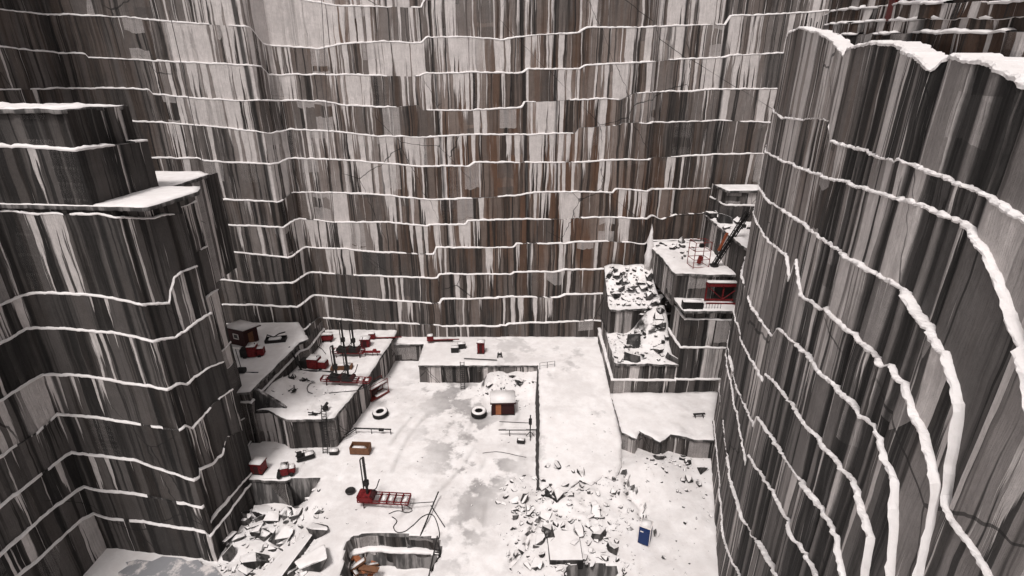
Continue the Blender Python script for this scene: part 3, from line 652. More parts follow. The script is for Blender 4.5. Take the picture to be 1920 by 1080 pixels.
boulders([(14.8, 75.0), (14.9, 69.8), (21.0, 69.8), (20.9, 75.0)], (ru, 12), 42, (.35, 1.7), 'one of the snow-topped stones on the upper rubble terrace by the back wall', 'stones on the upper rubble terrace', 4)
boulders([(21.9, 77.5), (22.1, 68.5), (26, 68.5), (28, 77.5)], (lambda x, y: T2Z+.3, T2Z), 24, (.3, 1.4), 'one of the loose stones behind the red cage on the high terrace', 'stones on the high terrace', 5)
boulders([(29.9, 77.5), (29.2, 69), (33, 69), (34, 77.5)], (lambda x, y: T3Z+.3, T3Z), 16, (.5, 2.4), 'one of the boulders on the rock shelf beyond the black boom', 'boulders beyond the boom', 6)
boulders([(-4.2, 65.6), (-4.0, 63.2), (3.2, 63.0), (3.4, 66.2)], (fh, 1), 16, (.4, 1.2), 'one of the stones heaped above the dark red shed', 'stones above the dark red shed', 7)
boulders([(-34.2, 47.5), (-33.9, 44.0), (-30.0, 43.0), (-30.6, 47.0)], (fh, -2), 0, (.5, 1), 'x', 'x', 8)
debris('rock_debris', [(-30.0, 46.3), (-22, 46.3), (-19, 42), (-19, 34), (-30.0, 34)], fh, 420, (.08, .8), 11)
debris('rock_debris', wp((940, 900), (1150, 880), (1190, 960), (1200, 1090), (960, 1090), (930, 980)), fh, 620, (.08, .7), 12)
debris('rock_debris', [(14.3, 75.5), (13.9, 69.3), (21.3, 69.3), (21.0, 75.5)], ru, 160, (.1, .7), 13)
debris('rock_debris', [(14.0, 68.8), (13.9, 60.4), (21.6, 60.4), (21.6, 68.8)], lambda x, y: r1(x, y)+.25, 150, (.1, .7), 14)
debris('rock_debris', [(-5, 66.2), (-4.8, 60), (3.4, 60), (3.4, 66.2)], fh, 110, (.08, .4), 15)
debris('rock_debris', wp((1150, 780), (1178, 780), (1180, 900), (1320, 900), (1335, 1090), (1200, 1090), (1050, 900), (1020, 780), (1060, 820)), lambda x, y: max(fh(x, y), p2z(x, y)+.15 if 3.3 < x < 12.9 and y > 44.3 else -9), 160, (.06, .32), 16)
debris('rock_debris', wp((640, 700), (1000, 700), (1000, 1000), (600, 1000)), fh, 260, (.05, .28), 17)
debris('rock_debris', [(-31, 54), (-22, 54), (-20, 72), (-30, 70)], lambda x, y: p1z(x, y)+.2, 110, (.06, .3), 18)
# ------------------------------------------------------------------ single big stones
def slab(name, pts, thick, label, mat=None):
    """a tilted slab from four corner points"""
    P_ = [Vector(p) for p in pts]; n = (P_[1]-P_[0]).cross(P_[3]-P_[0]).normalized()
    if n.z < 0: n = -n
    bm = bmesh.new(); a = [bm.verts.new(p) for p in P_]; b = [bm.verts.new(p-n*thick) for p in P_]
    bm.faces.new(a); bm.faces.new(b[::-1])
    for i in range(len(a)): bm.faces.new((a[i], b[i], b[(i+1) % len(a)], a[(i+1) % len(a)]))
    bmesh.ops.recalc_face_normals(bm, faces=bm.faces); bmesh.ops.bevel(bm, geom=bm.edges[:], offset=.06, segments=1, affect='EDGES')
    bmesh.ops.subdivide_edges(bm, edges=bm.edges, cuts=2, use_grid_fill=True)
    for v in bm.verts: v.co += Vector([.05*noise.noise(v.co*1.3+Vector((i*7, 0, 0))) for i in range(3)])
    me = bpy.data.meshes.new(name); bm.to_mesh(me); bm.free(); o = link(name, me, mat or M_ROCK); return tag(o, label, 'rock slab')
slab('leaning_slab', [(-31.5, 53.9, 7.5), (-27.6, 53.6, 4.7), (-29.0, 53.15, 4.3), (-31.6, 53.05, 4.3)], .7, 'dark triangular slab leaning at the back corner of the ladder platform')
slab('leaning_slab', [(-22.6, 38.6, -1.4), (-19.7, 39.2, .2), (-21.3, 34.2, -.3), (-25.2, 34.0, -2.2)], .7, 'large smooth tilted slab lying among the rubble at the lower left')
slab('flat_slab', [(3.4, 38.6, .75), (6.6, 38.8, .8), (6.6, 35.3, .7), (3.5, 35.3, .62)], 1.2, 'square-cut snowy slab with a black gap below it at the bottom of the rubble')
slab('leaning_slab', [(16.4, 66, 8.6), (18.0, 65.4, 9.0), (17.7, 63.9, 7.4), (16.0, 64.6, 7.2)], .6, 'upright jagged slab standing in the blocks of the lower terrace')
ic = MB().lathe([(.01, 0), (.75, 0), (.55, 1.5), (.62, 2.3), (.45, 3.2), (.55, 4.0), (.42, 4.6), (.34, 5.6), (.36, 6.1), (.16, 6.8), (.02, 7.4)], 14)
for v in ic.bm.verts: v.co += Vector((.38*noise.noise(v.co*1.4), .3*noise.noise(v.co*1.3+Vector((9, 0, 0))), 0))
ico = tag(ic.build('ice_column', M_SNOW, None, True), 'tall white spike of ice and snow where the back wall turns a corner', 'ice column'); ico.location = (20.9, 75.4, 14.8)
# ------------------------------------------------------------------ machines, sheds and gear
PI = math.pi
def ladder(name, p, h, tilt, rz, label, width=.55, n=None, mat=None):
    e = empty(name, p, rz, label, 'ladder'); n = n or int(h/.32); mat = mat or M_BLACK
    s, c = math.sin(tilt), math.cos(tilt)
    for sx in (-1, 1): MB().tube([(sx*width/2, 0, 0), (sx*width/2, s*h, c*h)], .055).build('rail', mat, e)
    for i in range(n):
        q = h*(i+.5)/n; MB().tube([(-width/2, s*q, c*q), (width/2, s*q, c*q)], .04).build('rung', mat, e)
    return e
# hut
p = at(459, 641, PHZ+.2)
e = empty('hut', p, R(-22), 'small dark red hut with a white-framed window and a snowy lean-to roof', 'hut')
b = MB().box((0, 0, 1.15), (3.0, 2.3, 2.3)).build('wall', M_DRED, e)
for i in range(9): pass
MB().box((0, 0, 2.42), (3.9, 3.1, .12), (R(-7), 0, 0)).build('roof', M_DRED, e); snowcap(e, (0, 0, 2.58), (3.85, 3.05, .24), (R(-7), 0, 0))
wf = MB()
for q, d in (((0, -1.19, 1.75), (.95, .06, .1)), ((0, -1.19, 1.05), (.95, .06, .1)), ((-.43, -1.19, 1.4), (.1, .06, .62)), ((.43, -1.19, 1.4), (.1, .06, .62))): wf.box(q, d)
wo = wf.build('window', M_WHITE, e); MB().box((0, -1.155, 1.4), (.78, .04, .62)).build('pane', M_GLASS, wo)
MB().box((1.53, -.1, .95), (.05, .8, 1.8)).build('door', M_WOOD, e)
# skid with scrap
p = at(518, 640, PHZ+.15); e = empty('skid_tray', p, R(12), 'black open tray of snowy gear beside the hut', 'tray')
MB().box((0, 0, .18), (2.7, 1.3, .08)).build('floor_plate', M_BLACK, e)
for q, d in (((0, -.65, .3), (2.7, .08, .45)), ((0, .65, .3), (2.7, .08, .45)), ((-1.35, 0, .3), (.08, 1.3, .45)), ((1.35, 0, .3), (.08, 1.3, .45))): MB().box(q, d).build('side_board', M_BLACK, e)
MB().tube([(-1.4, .5, .3), (-1.1, .3, 1.0), (-.3, .2, .6), (.5, .4, 1.0), (1.3, .5, 1.1)], .09).build('pipe', M_BLACK, e)
snowcap(e, (-.1, 0, .45), (1.7, .8, .3))
def compressor(p, rz, label, sx=1.9, sy=1.3, sz=1.25, dark_end=True):
    e = empty('compressor', p, rz, label, 'compressor')
    MB().box((0, 0, sz/2+.2), (sx*.6, sy, sz), bev=.12).build('body', M_RED, e)
    MB().box((sx*.5, 0, sz*.4+.15), (sx*.45, sy*.8, sz*.7), bev=.1).build('engine_cover', M_RED, e)
    if dark_end: MB().box((-sx*.52, 0, sz*.42+.15), (sx*.45, sy*.85, sz*.7), bev=.05).build('radiator', M_BLACK, e)
    MB().box((0, 0, .14), (sx*1.25, sy*.7, .12)).build('chassis', M_BLACK, e)
    for a in (-.45, .45): MB().tube([(a*sx, -sy/2-.05, .22), (a*sx, -sy/2+.13, .22)], .22, 14).build('wheel', M_RUBBER, e); MB().tube([(a*sx, sy/2-.13, .22), (a*sx, sy/2+.05, .22)], .22, 14).build('wheel', M_RUBBER, e)
    MB().tube([(sx*.2, 0, sz), (sx*.2, 0, sz+.5)], .06).build('exhaust', M_BLACK, e)
    snowcap(e, (0, 0, sz+.24), (sx*.58, sy*.95, .14)); snowcap(e, (sx*.5, 0, sz*.75+.2), (sx*.4, sy*.7, .12))
    return e
compressor(at(476, 668, PHZ+.1), R(10), 'red compressor with a black radiator end beside the hut', 2.0, 1.4, 1.5)
compressor(at(591, 690, P1Z+.1), R(-8), 'bright red compressor with cabs at both ends left of the drill rigs', 2.6, 1.5, 1.5)
compressor(at(536, 889, .1), R(18), 'small dark red compressor with a snowy lid at the front of the lower left shelf', 1.5, 1.2, 1.0, False)
# lamp post by the hut
p = at(455, 700, PHZ+.1); e = empty('winch_post', p, 0, 'thin black post with a black winch at its foot at the platform edge', 'winch')
MB().tube([(0, 0, 0), (-.25, 0, 3.6)], .05).build('post', M_BLACK, e); MB().box((-.25, 0, 3.62), (.9, .3, .12)).build('cap_plate', M_SNOW, e)
MB().tube([(-.4, 0, .45), (.4, 0, .45)], .42, 14).build('drum', M_BLACK, e); MB().box((1.0, 0, .12), (2.0, .14, .12)).build('skid_beam', M_BLACK, e)
# tall leaning beam with its long foot
a = at(542, 650, PHZ+.3); b_ = at(566, 695, P1Z+.2); c_ = at(624, 697, P1Z+.3)
e = empty('leaning_beam', b_, 0, 'long dark timber leaning against the hut platform edge', 'beam')
MB().tube([(0, 0, 0), a-b_], .13, 6).build('spar', M_BLACK, e)
tag(MB().tube([at(558, 694, P1Z+.3), c_], .11, 6).build('long_rail', M_BLACK), 'long dark rail lying flat on the snow before the red compressor', 'rail')
# cabins on the rear edge
p = at(614, 641, P1Z+.1); e = empty('tank', p, R(6), 'red tank with a snowy top close under the back wall corner', 'tank')
MB().box((0, 0, .85), (1.9, 1.0, 1.0), bev=.2).build('shell', M_RED, e); MB().box((-1.3, -.1, .6), (.7, .7, .9), bev=.1).build('pump', M_BLACK, e)
for s_ in (-.6, .6): MB().box((s_, 0, .2), (.15, .9, .4)).build('foot', M_BLACK, e)
snowcap(e, (0, 0, 1.42), (1.8, .95, .2)); snowcap(e, (-1.3, -.1, 1.1), (.65, .6, .16))
def booth(name, p, rz, w_, d_, h_, label, mat=M_RED, door=None, cat='booth', capw=.14):
    e = empty(name, p, rz, label, cat)
    MB().box((0, 0, h_/2+.06), (w_, d_, h_), bev=.03).build('shell', mat, e)
    MB().box((0, -d_/2-.02, h_*.5), (w_*.42, .05, h_*.86)).build('door', door or M_DRED, e)
    MB().box((0, 0, h_+.09), (w_+.16, d_+.16, .08)).build('roof', mat, e); snowcap(e, (0, 0, h_+.22), (w_+.12, d_+.12, .22))
    MB().box((0, 0, .05), (w_+.1, d_+.1, .1)).build('base_frame', M_BLACK, e)
    return e
booth('bin', at(686, 650, P1Z+.1), R(4), 1.35, 1.1, 1.3, 'red bin with a white snow lid right of the tall masts', cat='bin')
booth('booth', at(902, 661, P2Z+.15), R(-3), 1.05, 1.0, 1.75, 'upright orange-red booth with a dark door slot on the rear platform', cat='booth')
booth('booth', at(487, 883, .1), R(-6), 1.3, 1.2, 1.25, 'bright red square booth at the left end of the lower left shelf')
def wall_jib(px_, py_, z, label):
    e = empty('jib_arm', at(px_, py_, z), R(3), label, 'jib arm')
    MB().box((0, 0, .55), (1.0, .8, .9), bev=.1).build('head', M_RED, e); snowcap(e, (0, 0, 1.1), (.9, .75, .24))
    MB().tube([(.4, 0, .25), (4.6, -.1, .3)], .09, 6).build('arm', M_RED, e); MB().tube([(.4, .1, .05), (3.6, .1, .05)], .14, 6).build('skid', M_DRED, e)
wall_jib(698, 636, P1Z+.15, 'red machine head with long red arm under the back wall, nearer the tall masts')
wall_jib(807, 640, P2Z+.4, 'red machine head with a thin arm lying under the back wall above the dark recess')
# drill rigs: a long rail frame on legs with a mast
def rig(p, rz, L, masts, label, wd=1.1, railmat=None, H=5.0, cells=6, cluster=0):
    rm = railmat or M_RED; e = empty('drill_rig', p, rz, label, 'drill rig')
    for s_ in (-1, 1):
        for zz in (.75, 1.05): MB().box((0, s_*wd/2, zz), (L, .09, .09)).build('frame_rail', rm, e)
        for q in (-.38, .38): MB().tube([(q*L, s_*wd/2, 0), (q*L, s_*wd/2, .8)], .07).build('leg', M_DRED, e)
    for k in range(cells+1): MB().box((-L/2+L*k/cells, 0, .92), (.09, wd, .36)).build('cross_bar', rm, e)
    for k in range(cells):
        if (k*7+int(L*3)) % 3: snowcap(e, (-L/2+L*(k+.5)/cells, 0, .98), (L/cells*.5, wd*.6, .12))
    for (mx, mh) in masts:
        m_ = MB().box((mx, 0, .9+mh/2), (.20, .24, mh)).build('mast', M_BLACK, e)
        MB().tube([(mx-.38, .05, 1.9), (mx-.38, .05, .5+mh)], .07).build('drill_steel', M_BLACK, m_)
        MB().tube([(mx-.38, .05, .5+mh), (mx-.2, 0, .8+mh), (mx, 0, .75+mh)], .07).build('hose_loop', M_BLACK, m_)
        MB().box((mx, 0, 1.5+.25*mh), (.5, .45, .7), bev=.06).build('hammer', M_BLACK, m_)
        MB().tube([(mx+.1, 0, 1.2), (mx+.9, .3, 1.9), (mx+1.3, .4, 3.0)], .055).build('lever', M_BLACK, m_)
        MB().box((mx-.1, 0, 1.1), (1.5, wd*1.1, .65), bev=.1).build('carriage', rm if cluster else M_BLACK, e)
        MB().tube([(mx-.7, -.5, 1.2), (mx-.7, .5, 1.2)], .38, 14).build('drum', rm if cluster else M_BLACK, e)
        MB().tube([(mx+.6, -.55, 1.3), (mx+.6, .4, 1.3)], .3, 14).build('motor', M_DRED, e)
    return e
rig(at(722, 946, .1), R(-4), 5.4, [(-1.75, 5.2)], 'red drill rig with a black mast on the open floor above the sunken pit', 1.3, cells=7, cluster=1)
rig(at(650, 722, P1Z+.15), R(-5), 6.6, [(-1.2, 5.0), (.4, 4.6)], 'long dark and red drill rig with twin black masts on the ladder platform', 1.0, cells=8)
rig(at(655, 668, P1Z+.15), R(-2), 4.6, [(-.6, 4.9), (.9, 4.5)], 'rear drill rig with tall black masts close to the back wall', 1.0, cells=6)
# timber stack behind the twin masts
e = empty('timber_stack', at(641, 692, P1Z+.15), R(4), 'stack of brown squared timbers between the two drill rigs', 'timber stack')
for k in range(3): MB().box((0, .3*k-.3, .2), (3.0, .26, .3)).build('timber', M_WOOD, e); MB().box((.1, .3*k-.3, .52), (2.8, .26, .3)).build('timber', M_WOOD, e)
snowcap(e, (.1, 0, .76), (2.4, .8, .16))
e = empty('stand', at(697, 668, P1Z+.15), R(0), 'low red frame on four legs right of the rear drill rig', 'stand')
MB().box((0, 0, .75), (2.6, .5, .12)).build('beam', M_RED, e); MB().box((.5, 0, .95), (.5, .5, .4), bev=.06).build('motor', M_RED, e)
for s_ in (-.9, .2, .9): MB().tube([(s_, 0, 0), (s_, 0, .75)], .05).build('leg', M_DRED, e)
# staging by the platform side
e = empty('staging', at(708, 742, .1), R(52), 'red staging with a snowy deck standing beside the rig platform', 'staging')
MB().box((0, 0, .2), (3.2, 1.5, .12)).build('bottom_deck', M_RSTEEL, e); MB().box((0, 0, 1.75), (3.0, 1.1, .1)).build('top_deck', M_RSTEEL, e)
for a in (-1.5, 1.5):
    for b_ in (-.65, .65): MB().tube([(a, b_, .1), (a, b_, 2.4)], .05).build('post', M_RSTEEL, e)
for b_ in (-.65, .65): MB().tube([(-1.5, b_, 2.4), (1.5, b_, 2.4)], .04).build('guard_rail', M_RSTEEL, e)
MB().box((-.5, .2, .8), (.9, .7, 1.0), bev=.08).build('tool_chest', M_DRED, e)
snowcap(e, (0, 0, 1.9), (2.9, 1.1, .22)); snowcap(e, (.4, -.2, .34), (2.0, .9, .16))
# tyres
def tyre(p, label, tilt=(0, 0)):
    e = empty('tyre', p, 0, label, 'tyre'); e.rotation_euler = (tilt[0], tilt[1], 0)
    prof = [(.48, .12), (.52, .02), (.80, 0), (.95, .06), (1.0, .2), (1.0, .52), (.95, .66), (.80, .72), (.52, .70), (.48, .6), (.55, .5), (.55, .22)]
    MB().lathe(prof, 36).build('casing', M_RUBBER, e, True)
    tr = MB()
    for k in range(30):
        a_ = 2*PI*k/30; tr.box((1.0*math.cos(a_), 1.0*math.sin(a_), .36), (.09, .07, .56), (0, 0, a_))
    tr.build('tread', M_RUBBER, e)
    sp = [(.52, .69), (.52, .74), (.6, .82), (.78, .85), (.9, .8), (.98, .68), (.93, .64)]
    MB().lathe(sp, 36).build('snow_ring', M_SNOW, e, True)
tyre(at(714, 779, .0), 'huge black tyre lying flat near the side of the rig platform', (.05, -.06))
tyre(at(898, 778, .05), 'huge black tyre lying flat beside the dark red shed')
# shed with the orange door
e = empty('shed', at(943, 770, .05), R(2), 'dark red boarded shed with an orange door and a snowy roof', 'shed')
MB().box((0, 0, 1.0), (3.0, 2.0, 1.9)).build('wall', M_DRED, e)
bt = MB()
for k in range(16): bt.box((-1.42+k*.19, -1.012, 1.0), (.035, .03, 1.88))
bt.build('batten', M_DRED, e)
MB().box((-.62, -1.05, .95), (.72, .06, 1.65)).build('door', M_ORANGE, e)
MB().box((0, .05, 2.02), (3.4, 2.5, .1), (R(8), 0, 0)).build('roof', M_DRED, e); snowcap(e, (0, .05, 2.22), (3.35, 2.45, .3), (R(8), 0, 0))
MB().box((0, 0, .05), (3.2, 2.1, .12)).build('sill_beam', M_BLACK, e)
# crate, white-topped block, loader scrap
e = empty('crate', at(677, 848, .05), R(-3), 'open rust-brown steel crate half filled with snow right of the long ladder', 'crate')
for q, d in (((0, -.5, .55), (2.3, .08, .9)), ((0, .5, .62), (2.3, .08, 1.05)), ((-1.15, 0, .55), (.08, 1.0, .95)), ((1.15, 0, .6), (.08, 1.0, 1.05))): MB().box(q, d).build('side_panel', M_WOOD, e)
MB().box((0, 0, .08), (2.3, 1.0, .1)).build('floor_plate', M_BLACK, e); snowcap(e, (-.2, 0, .55), (1.7, .8, .5))
e = empty('stone_block', at(627, 850, .05), 0, 'small square block with a thick snow cap beside the foot of the ladder', 'block')
MB().box((0, 0, .2), (1.0, .7, .45), bev=.03).build('body', M_BLACK, e); snowcap(e, (0, 0, .52), (1.0, .7, .24))
e = empty('drill_carriage', at(573, 858, .05), R(28), 'black drill carriage with snow on its deck at the back of the lower left shelf', 'machine')
MB().box((0, 0, .3), (1.9, 1.0, .25)).build('deck', M_BLACK, e); MB().box((-.6, .1, .65), (.6, .7, .5), bev=.08).build('engine', M_BLACK, e)
for a in (-.5, .5): MB().box((0, a, .2), (2.1, .25, .38), bev=.1).build('track', M_BLACK, e)
MB().tube([(-.7, 0, .8), (-1.0, .1, 1.2)], .06).build('exhaust', M_BLACK, e); MB().tube([(-.2, -.1, .6), (-.1, .2, 1.0), (.2, .3, .7)], .05).build('hose', M_BLACK, e)
snowcap(e, (.45, 0, .5), (.95, .75, .18))
# ladders
ladder('ladder', at(610, 850, .05), 6.1, R(14), R(-3), 'long black ladder up the front of the left rig platform')
ladder('ladder', at(868, 730, .05), 4.3, R(8), R(2), 'dark ladder against the front of the rear platform')
e = empty('pump', at(611, 771, P1Z+.15), R(30), 'small black machine at the head of the long ladder', 'pump')
MB().box((0, 0, .45), (.7, .45, .45), bev=.08).build('motor', M_BLACK, e); MB().tube([(-.2, -.3, .75), (.35, .2, 1.0)], .17, 12).build('cylinder', M_BLACK, e)
for s_ in (-.2, .25): MB().tube([(s_, 0, 0), (s_*.5, 0, .4)], .05).build('leg', M_BLACK, e)
# boxes on the rear platform
for (x, y, l_) in ((853, 660, 'black steel box with a thin snow lid, nearer of two on the rear platform'), (866, 653, 'black steel box behind another on the rear platform')):
    e = empty('box', at(x, y, P2Z+.15), R(4 if x < 860 else 14), l_, 'box')
    MB().box((0, 0, .42), (1.15, .7, .8), bev=.03).build('body', M_BLACK, e); MB().box((0, 0, .85), (1.2, .75, .06)).build('lid', M_STEEL, e); snowcap(e, (0, 0, .93), (1.15, .7, .1))
e = empty('hand_winch', at(937, 670, P2Z+.15), R(5), 'small black winch frame standing right of the orange-red booth', 'winch')
for s_ in (-.35, .35): MB().tube([(s_, -.2, 0), (s_*.6, 0, .9), (s_, .2, 0)], .06).build('side_frame', M_BLACK, e)
MB().tube([(-.35, 0, .5), (.35, 0, .5)], .2, 12).build('drum', M_BLACK, e)
tag(MB().tube([at(870, 672, P2Z+.35), at(932, 675, P2Z+.35)], .07).build('lying_pipe', M_BLACK), 'dark pipe lying on the snow near the head of the rear ladder', 'pipe')
def rail_fence(px0, px1, z, n, label):
    a = at(px0[0], px0[1], z); b = at(px1[0], px1[1], z); e = empty('guard_rail', a, 0, label, 'guard rail')
    for k in range(n): q = (b-a)*(k/(n-1)); MB().tube([q, q+Vector((0, 0, 1.0))], .035).build('post', M_BLACK, e)
    for h in (.5, 1.0): MB().tube([Vector((0, 0, h)), b-a+Vector((0, 0, h))], .025).build('rail', M_BLACK, e)
rail_fence((1012, 692), (1040, 688), P2Z+.1, 3, 'low black rail at the top left corner of the ramp')
# horizontal boom drill on the floor
e = empty('boom_drill', at(668, 812, .05), R(-3), 'black horizontal boom drill stretched over the snow beside the platform corner', 'boom drill')
MB().box((2.2, 0, .75), (4.8, .12, .14)).build('boom', M_BLACK, e); MB().box((3.3, 0, .65), (.6, .25, .3)).build('hammer', M_BLACK, e)
for s_ in (0, 2.0, 4.5): MB().tube([(s_, 0, .7), (s_, 0, 0)], .05).build('leg', M_BLACK, e)
MB().tube([(0, 0, .8), (-1.9, -1.6, .15)], .07).build('feed_arm', M_BLACK, e); MB().tube([(.25, -.1, .8), (-1.5, -2.0, .15)], .05).build('feed_arm', M_BLACK, e)
MB().box((-1.8, -1.9, .2), (.35, .35, .35), bev=.05).build('foot', M_BLACK, e)
# tripod drill by the ramp
e = empty('tripod_drill', at(994, 820, .05), 0, 'black tripod drill with long bars beside the edge of the ramp', 'tripod drill')
MB().box((0, 0, 1.7), (.14, .14, 3.3)).build('mast', M_BLACK, e); MB().box((0, 0, 2.4), (.4, .3, .9), bev=.06).build('hammer', M_BLACK, e)
for k in range(3): a_ = 2*PI*k/3+.5; MB().tube([(.6*math.cos(a_), .6*math.sin(a_), 0), (0, 0, .9)], .05).build('leg', M_BLACK, e)
MB().tube([(.9, .2, 1.0), (-4.0, .3, .9)], .08).build('bar', M_BLACK, e); MB().tube([(.2, .5, 1.8), (-3.9, 1.2, 1.5)], .05).build('bar', M_BLACK, e)
MB().tube([(-2.6, .3, .9), (-2.6, .3, 0)], .05).build('prop', M_BLACK, e); snowcap(e, (-1.8, .3, 1.05), (2.6, .2, .12))
e = empty('box', at(977, 829, .05), R(-10), 'small black open box on the snow beside the tripod drill', 'box')
MB().box((0, 0, .2), (1.0, .6, .35)).build('body', M_BLACK, e); snowcap(e, (0, .05, .38), (.8, .4, .12))
# rods and hoses round the main rig
def rod(a, b, r, label, name='steel_rod', cat='rod'): tag(MB().tube([a, b], r, 7).build(name, M_BLACK), label, cat)
rod(at(788, 1005, -.1), at(822, 922, 1.0), .075, 'long dark rod slanting up from the rim of the sunken pit')
rod(at(808, 948, .3), at(834, 988, .1), .05, 'short dark rod crossing the snow right of the long slanting rod')
rod(at(768, 944, .9), at(815, 941, .8), .045, 'thin bar reaching from the red rig to the slanting rod')
rod(at(820, 1005, .2), at(803, 1085, -.3), .06, 'thin dark rod lying down the snow bank right of the sunken pit')
def curve(pts, z, r, label, name='air_hose', cat='hose'):
    P_ = [at(x, y, z) for x, y in pts]; out = []
    P_ = [P_[0]]+P_+[P_[-1]]
    for i in range(1, len(P_)-2):
        for j in range(6):
            t = j/6; a, b, c, d = P_[i-1:i+3]
            q = .5*((2*b)+(c-a)*t+(2*a-5*b+4*c-d)*t*t+(3*b-a-3*c+d)*t*t*t); q.z = floor_h(q.x, q.y)+.06+(z if z > 1 else 0); out.append(q)
    tag(MB().tube(out, r, 6).build(name, M_BLACK, smooth=True), label, cat)
curve([(735, 970), (744, 978), (738, 990), (744, 999), (758, 998), (775, 985), (790, 970), (805, 964), (816, 972), (824, 1000), (820, 1018)], 0, .045, 'black hose curling in wide loops below the red rig')
curve([(760, 948), (770, 952), (772, 958), (762, 961), (745, 958), (727, 965)], 0, .04, 'short black hose hooked round the right leg of the red rig')
curve([(905, 850), (930, 848), (960, 852), (990, 857)], 0, .03, 'thin hose lying across the icy floor below the tripod drill')
e = empty('scoop', at(657, 922, .1), R(10), 'black half-round scoop lying left of the red rig', 'scoop')
MB().lathe([(.02, .0), (.5, .02), (.55, .2), (.5, .24), (.02, .1)], 16).build('bowl', M_BLACK, e)
e = empty('step_stool', at(819, 1042, -.05), R(-8), 'little black step frame on the snow right of the sunken pit', 'step')
for s_ in (-.25, .25): MB().tube([(s_, 0, 0), (s_, .2, .7)], .04).build('rail', M_BLACK, e)
for k in range(3): MB().box((0, .06*k, .12+.25*k), (.5, .1, .05)).build('step', M_BLACK, e)
# broken timber heap in the pit
rg = random.Random(5); bx, by = at(682, 1072, -3.2)[:2]
for k in range(13):
    o = MB().box((0, 0, 0), (rg.uniform(1.3, 2.3), rg.uniform(.3, .6), rg.uniform(.08, .2)), bev=.01).build('plank', [M_ORANGE, M_WOOD, M_WOOD][k % 3])
    o.location = (bx+rg.uniform(-.9, .9), by+rg.uniform(-.8, .8), -2.95+.11*k*.9); o.rotation_euler = (rg.uniform(-.4, .4), rg.uniform(-.45, .45), rg.uniform(0, PI))
    s_ = MB().box((0, 0, o.dimensions.z/2+.05), (o.dimensions.x*.9, o.dimensions.y*.85, .08), bev=.025).build('snow_cap', M_SNOW, o, True) if k % 3 == 2 else None
    tag(o, 'one of the broken orange-brown boards heaped in the sunken pit', 'board', 'broken boards in the pit')
# portable toilet
e = empty('portable_toilet', at(1208, 1014, floor_h(*at(1208, 1014, 0)[:2])), R(-27), 'blue portable toilet standing alone on the snow at the lower right', 'portable toilet')
MB().box((0, 0, 1.1), (1.1, 1.1, 2.1), bev=.04).build('cabin', M_BLUE, e); MB().box((0, -.57, 1.05), (.82, .05, 1.85), bev=.01).build('door', M_BLUE, e)
MB().box((0, 0, 2.2), (1.18, 1.18, .1), bev=.03).build('roof', M_WHITE, e); snowcap(e, (0, 0, 2.27), (1.0, 1.0, .07))
for s_ in (-1, 1): MB().box((s_*.55, -.56, 1.1), (.06, .06, 2.1)).build('corner_post', M_WHITE, e)
MB().box((-.25, -.6, 1.65), (.3, .02, .12)).build('plate', M_WHITE, e); MB().tube([(-.45, .5, 2.2), (-.45, .5, 2.6)], .06).build('vent_pipe', M_BLACK, e)
# small trestle at the foot of the right wall
e = empty('trestle', at(1310, 783, 2.8), R(5), 'small black trestle on the snow at the foot of the right wall', 'trestle')
MB().box((0, 0, .55), (1.5, .25, .12)).build('beam', M_BLACK, e)
for s_ in (-.5, .5):
    for q in (-.25, .25): MB().tube([(s_, q, 0), (s_, 0, .55)], .05).build('leg', M_BLACK, e)
# crane boom with its orange stay on the shelf
a = at(1339, 497, T2Z+.3); b_ = Vector(at(1403, 398, T3Z+4.5)); 
rr = ray(1403, 398); k_ = (a.y-1.5)/rr[1]; b_ = Vector((rr[0]*k_, rr[1]*k_, CAMZ+rr[2]*k_)); d = (b_-a); L = d.length; dn = d.normalized(); s1_ = dn.cross(Vector((0, 1, 0))).normalized(); s2_ = dn.cross(s1_)
e = empty('crane_boom', a, 0, 'long black lattice boom leaning up over the red cage terrace', 'crane')
for i, j in ((-1, -1), (-1, 1), (1, -1), (1, 1)): MB().tube([(s1_*i+s2_*j)*.24, dn*L+(s1_*i+s2_*j)*.24], .075, 6).build('chord', M_BLACK, e)
lac = MB(); n_ = 16
for k in range(n_):
    for (u_, v_) in ((s1_, s2_), (s2_, s1_)):
        for sg in (-1, 1): lac.tube([dn*L*k/n_+u_*.24*sg-v_*.24*(1 if k % 2 else -1), dn*L*(k+1)/n_+u_*.24*sg+v_*.24*(1 if k % 2 else -1)], .04, 5)
lac.build('lacing', M_BLACK, e)
MB().tube([dn*.1, dn*(L-.1)], .19, 4).build('core', M_BLACK, e)
mid = dn*L*.52; MB().box(mid*.72+Vector((-.55, 0, .6)), (.28, .25, 2.6), (0, R(18), 0)).build('stay', M_RUSTY, e)
MB().box((0, 0, -.05), (.9, .9, .3)).build('foot', M_BLACK, e)
# red cage
e = empty('cage', at(1308, 499, T2Z+.2), R(8), 'open red steel cage standing on the high rubble terrace', 'cage')
for sx in (-1, 1):
    for sy in (-1, 1): MB().tube([(sx*1.1, sy*.9, 0), (sx*1.1, sy*.9, 3.6)], .05).build('post', M_RSTEEL, e)
for z in (.15, 1.2, 2.4, 3.55):
    r_ = MB()
    for (p0, p1) in (((-1.1, -.9, z), (1.1, -.9, z)), ((1.1, -.9, z), (1.1, .9, z)), ((1.1, .9, z), (-1.1, .9, z)), ((-1.1, .9, z), (-1.1, -.9, z))): r_.tube([p0, p1], .04)
    r_.build('hoop', M_RSTEEL, e)
MB().box((.2, 0, .9), (.5, .5, 1.1), (0, .2, 0), bev=.08).build('winch', M_RSTEEL, e); MB().box((.2, 0, 2.9), (.6, .5, .5), bev=.08).build('motor', M_BLACK, e)
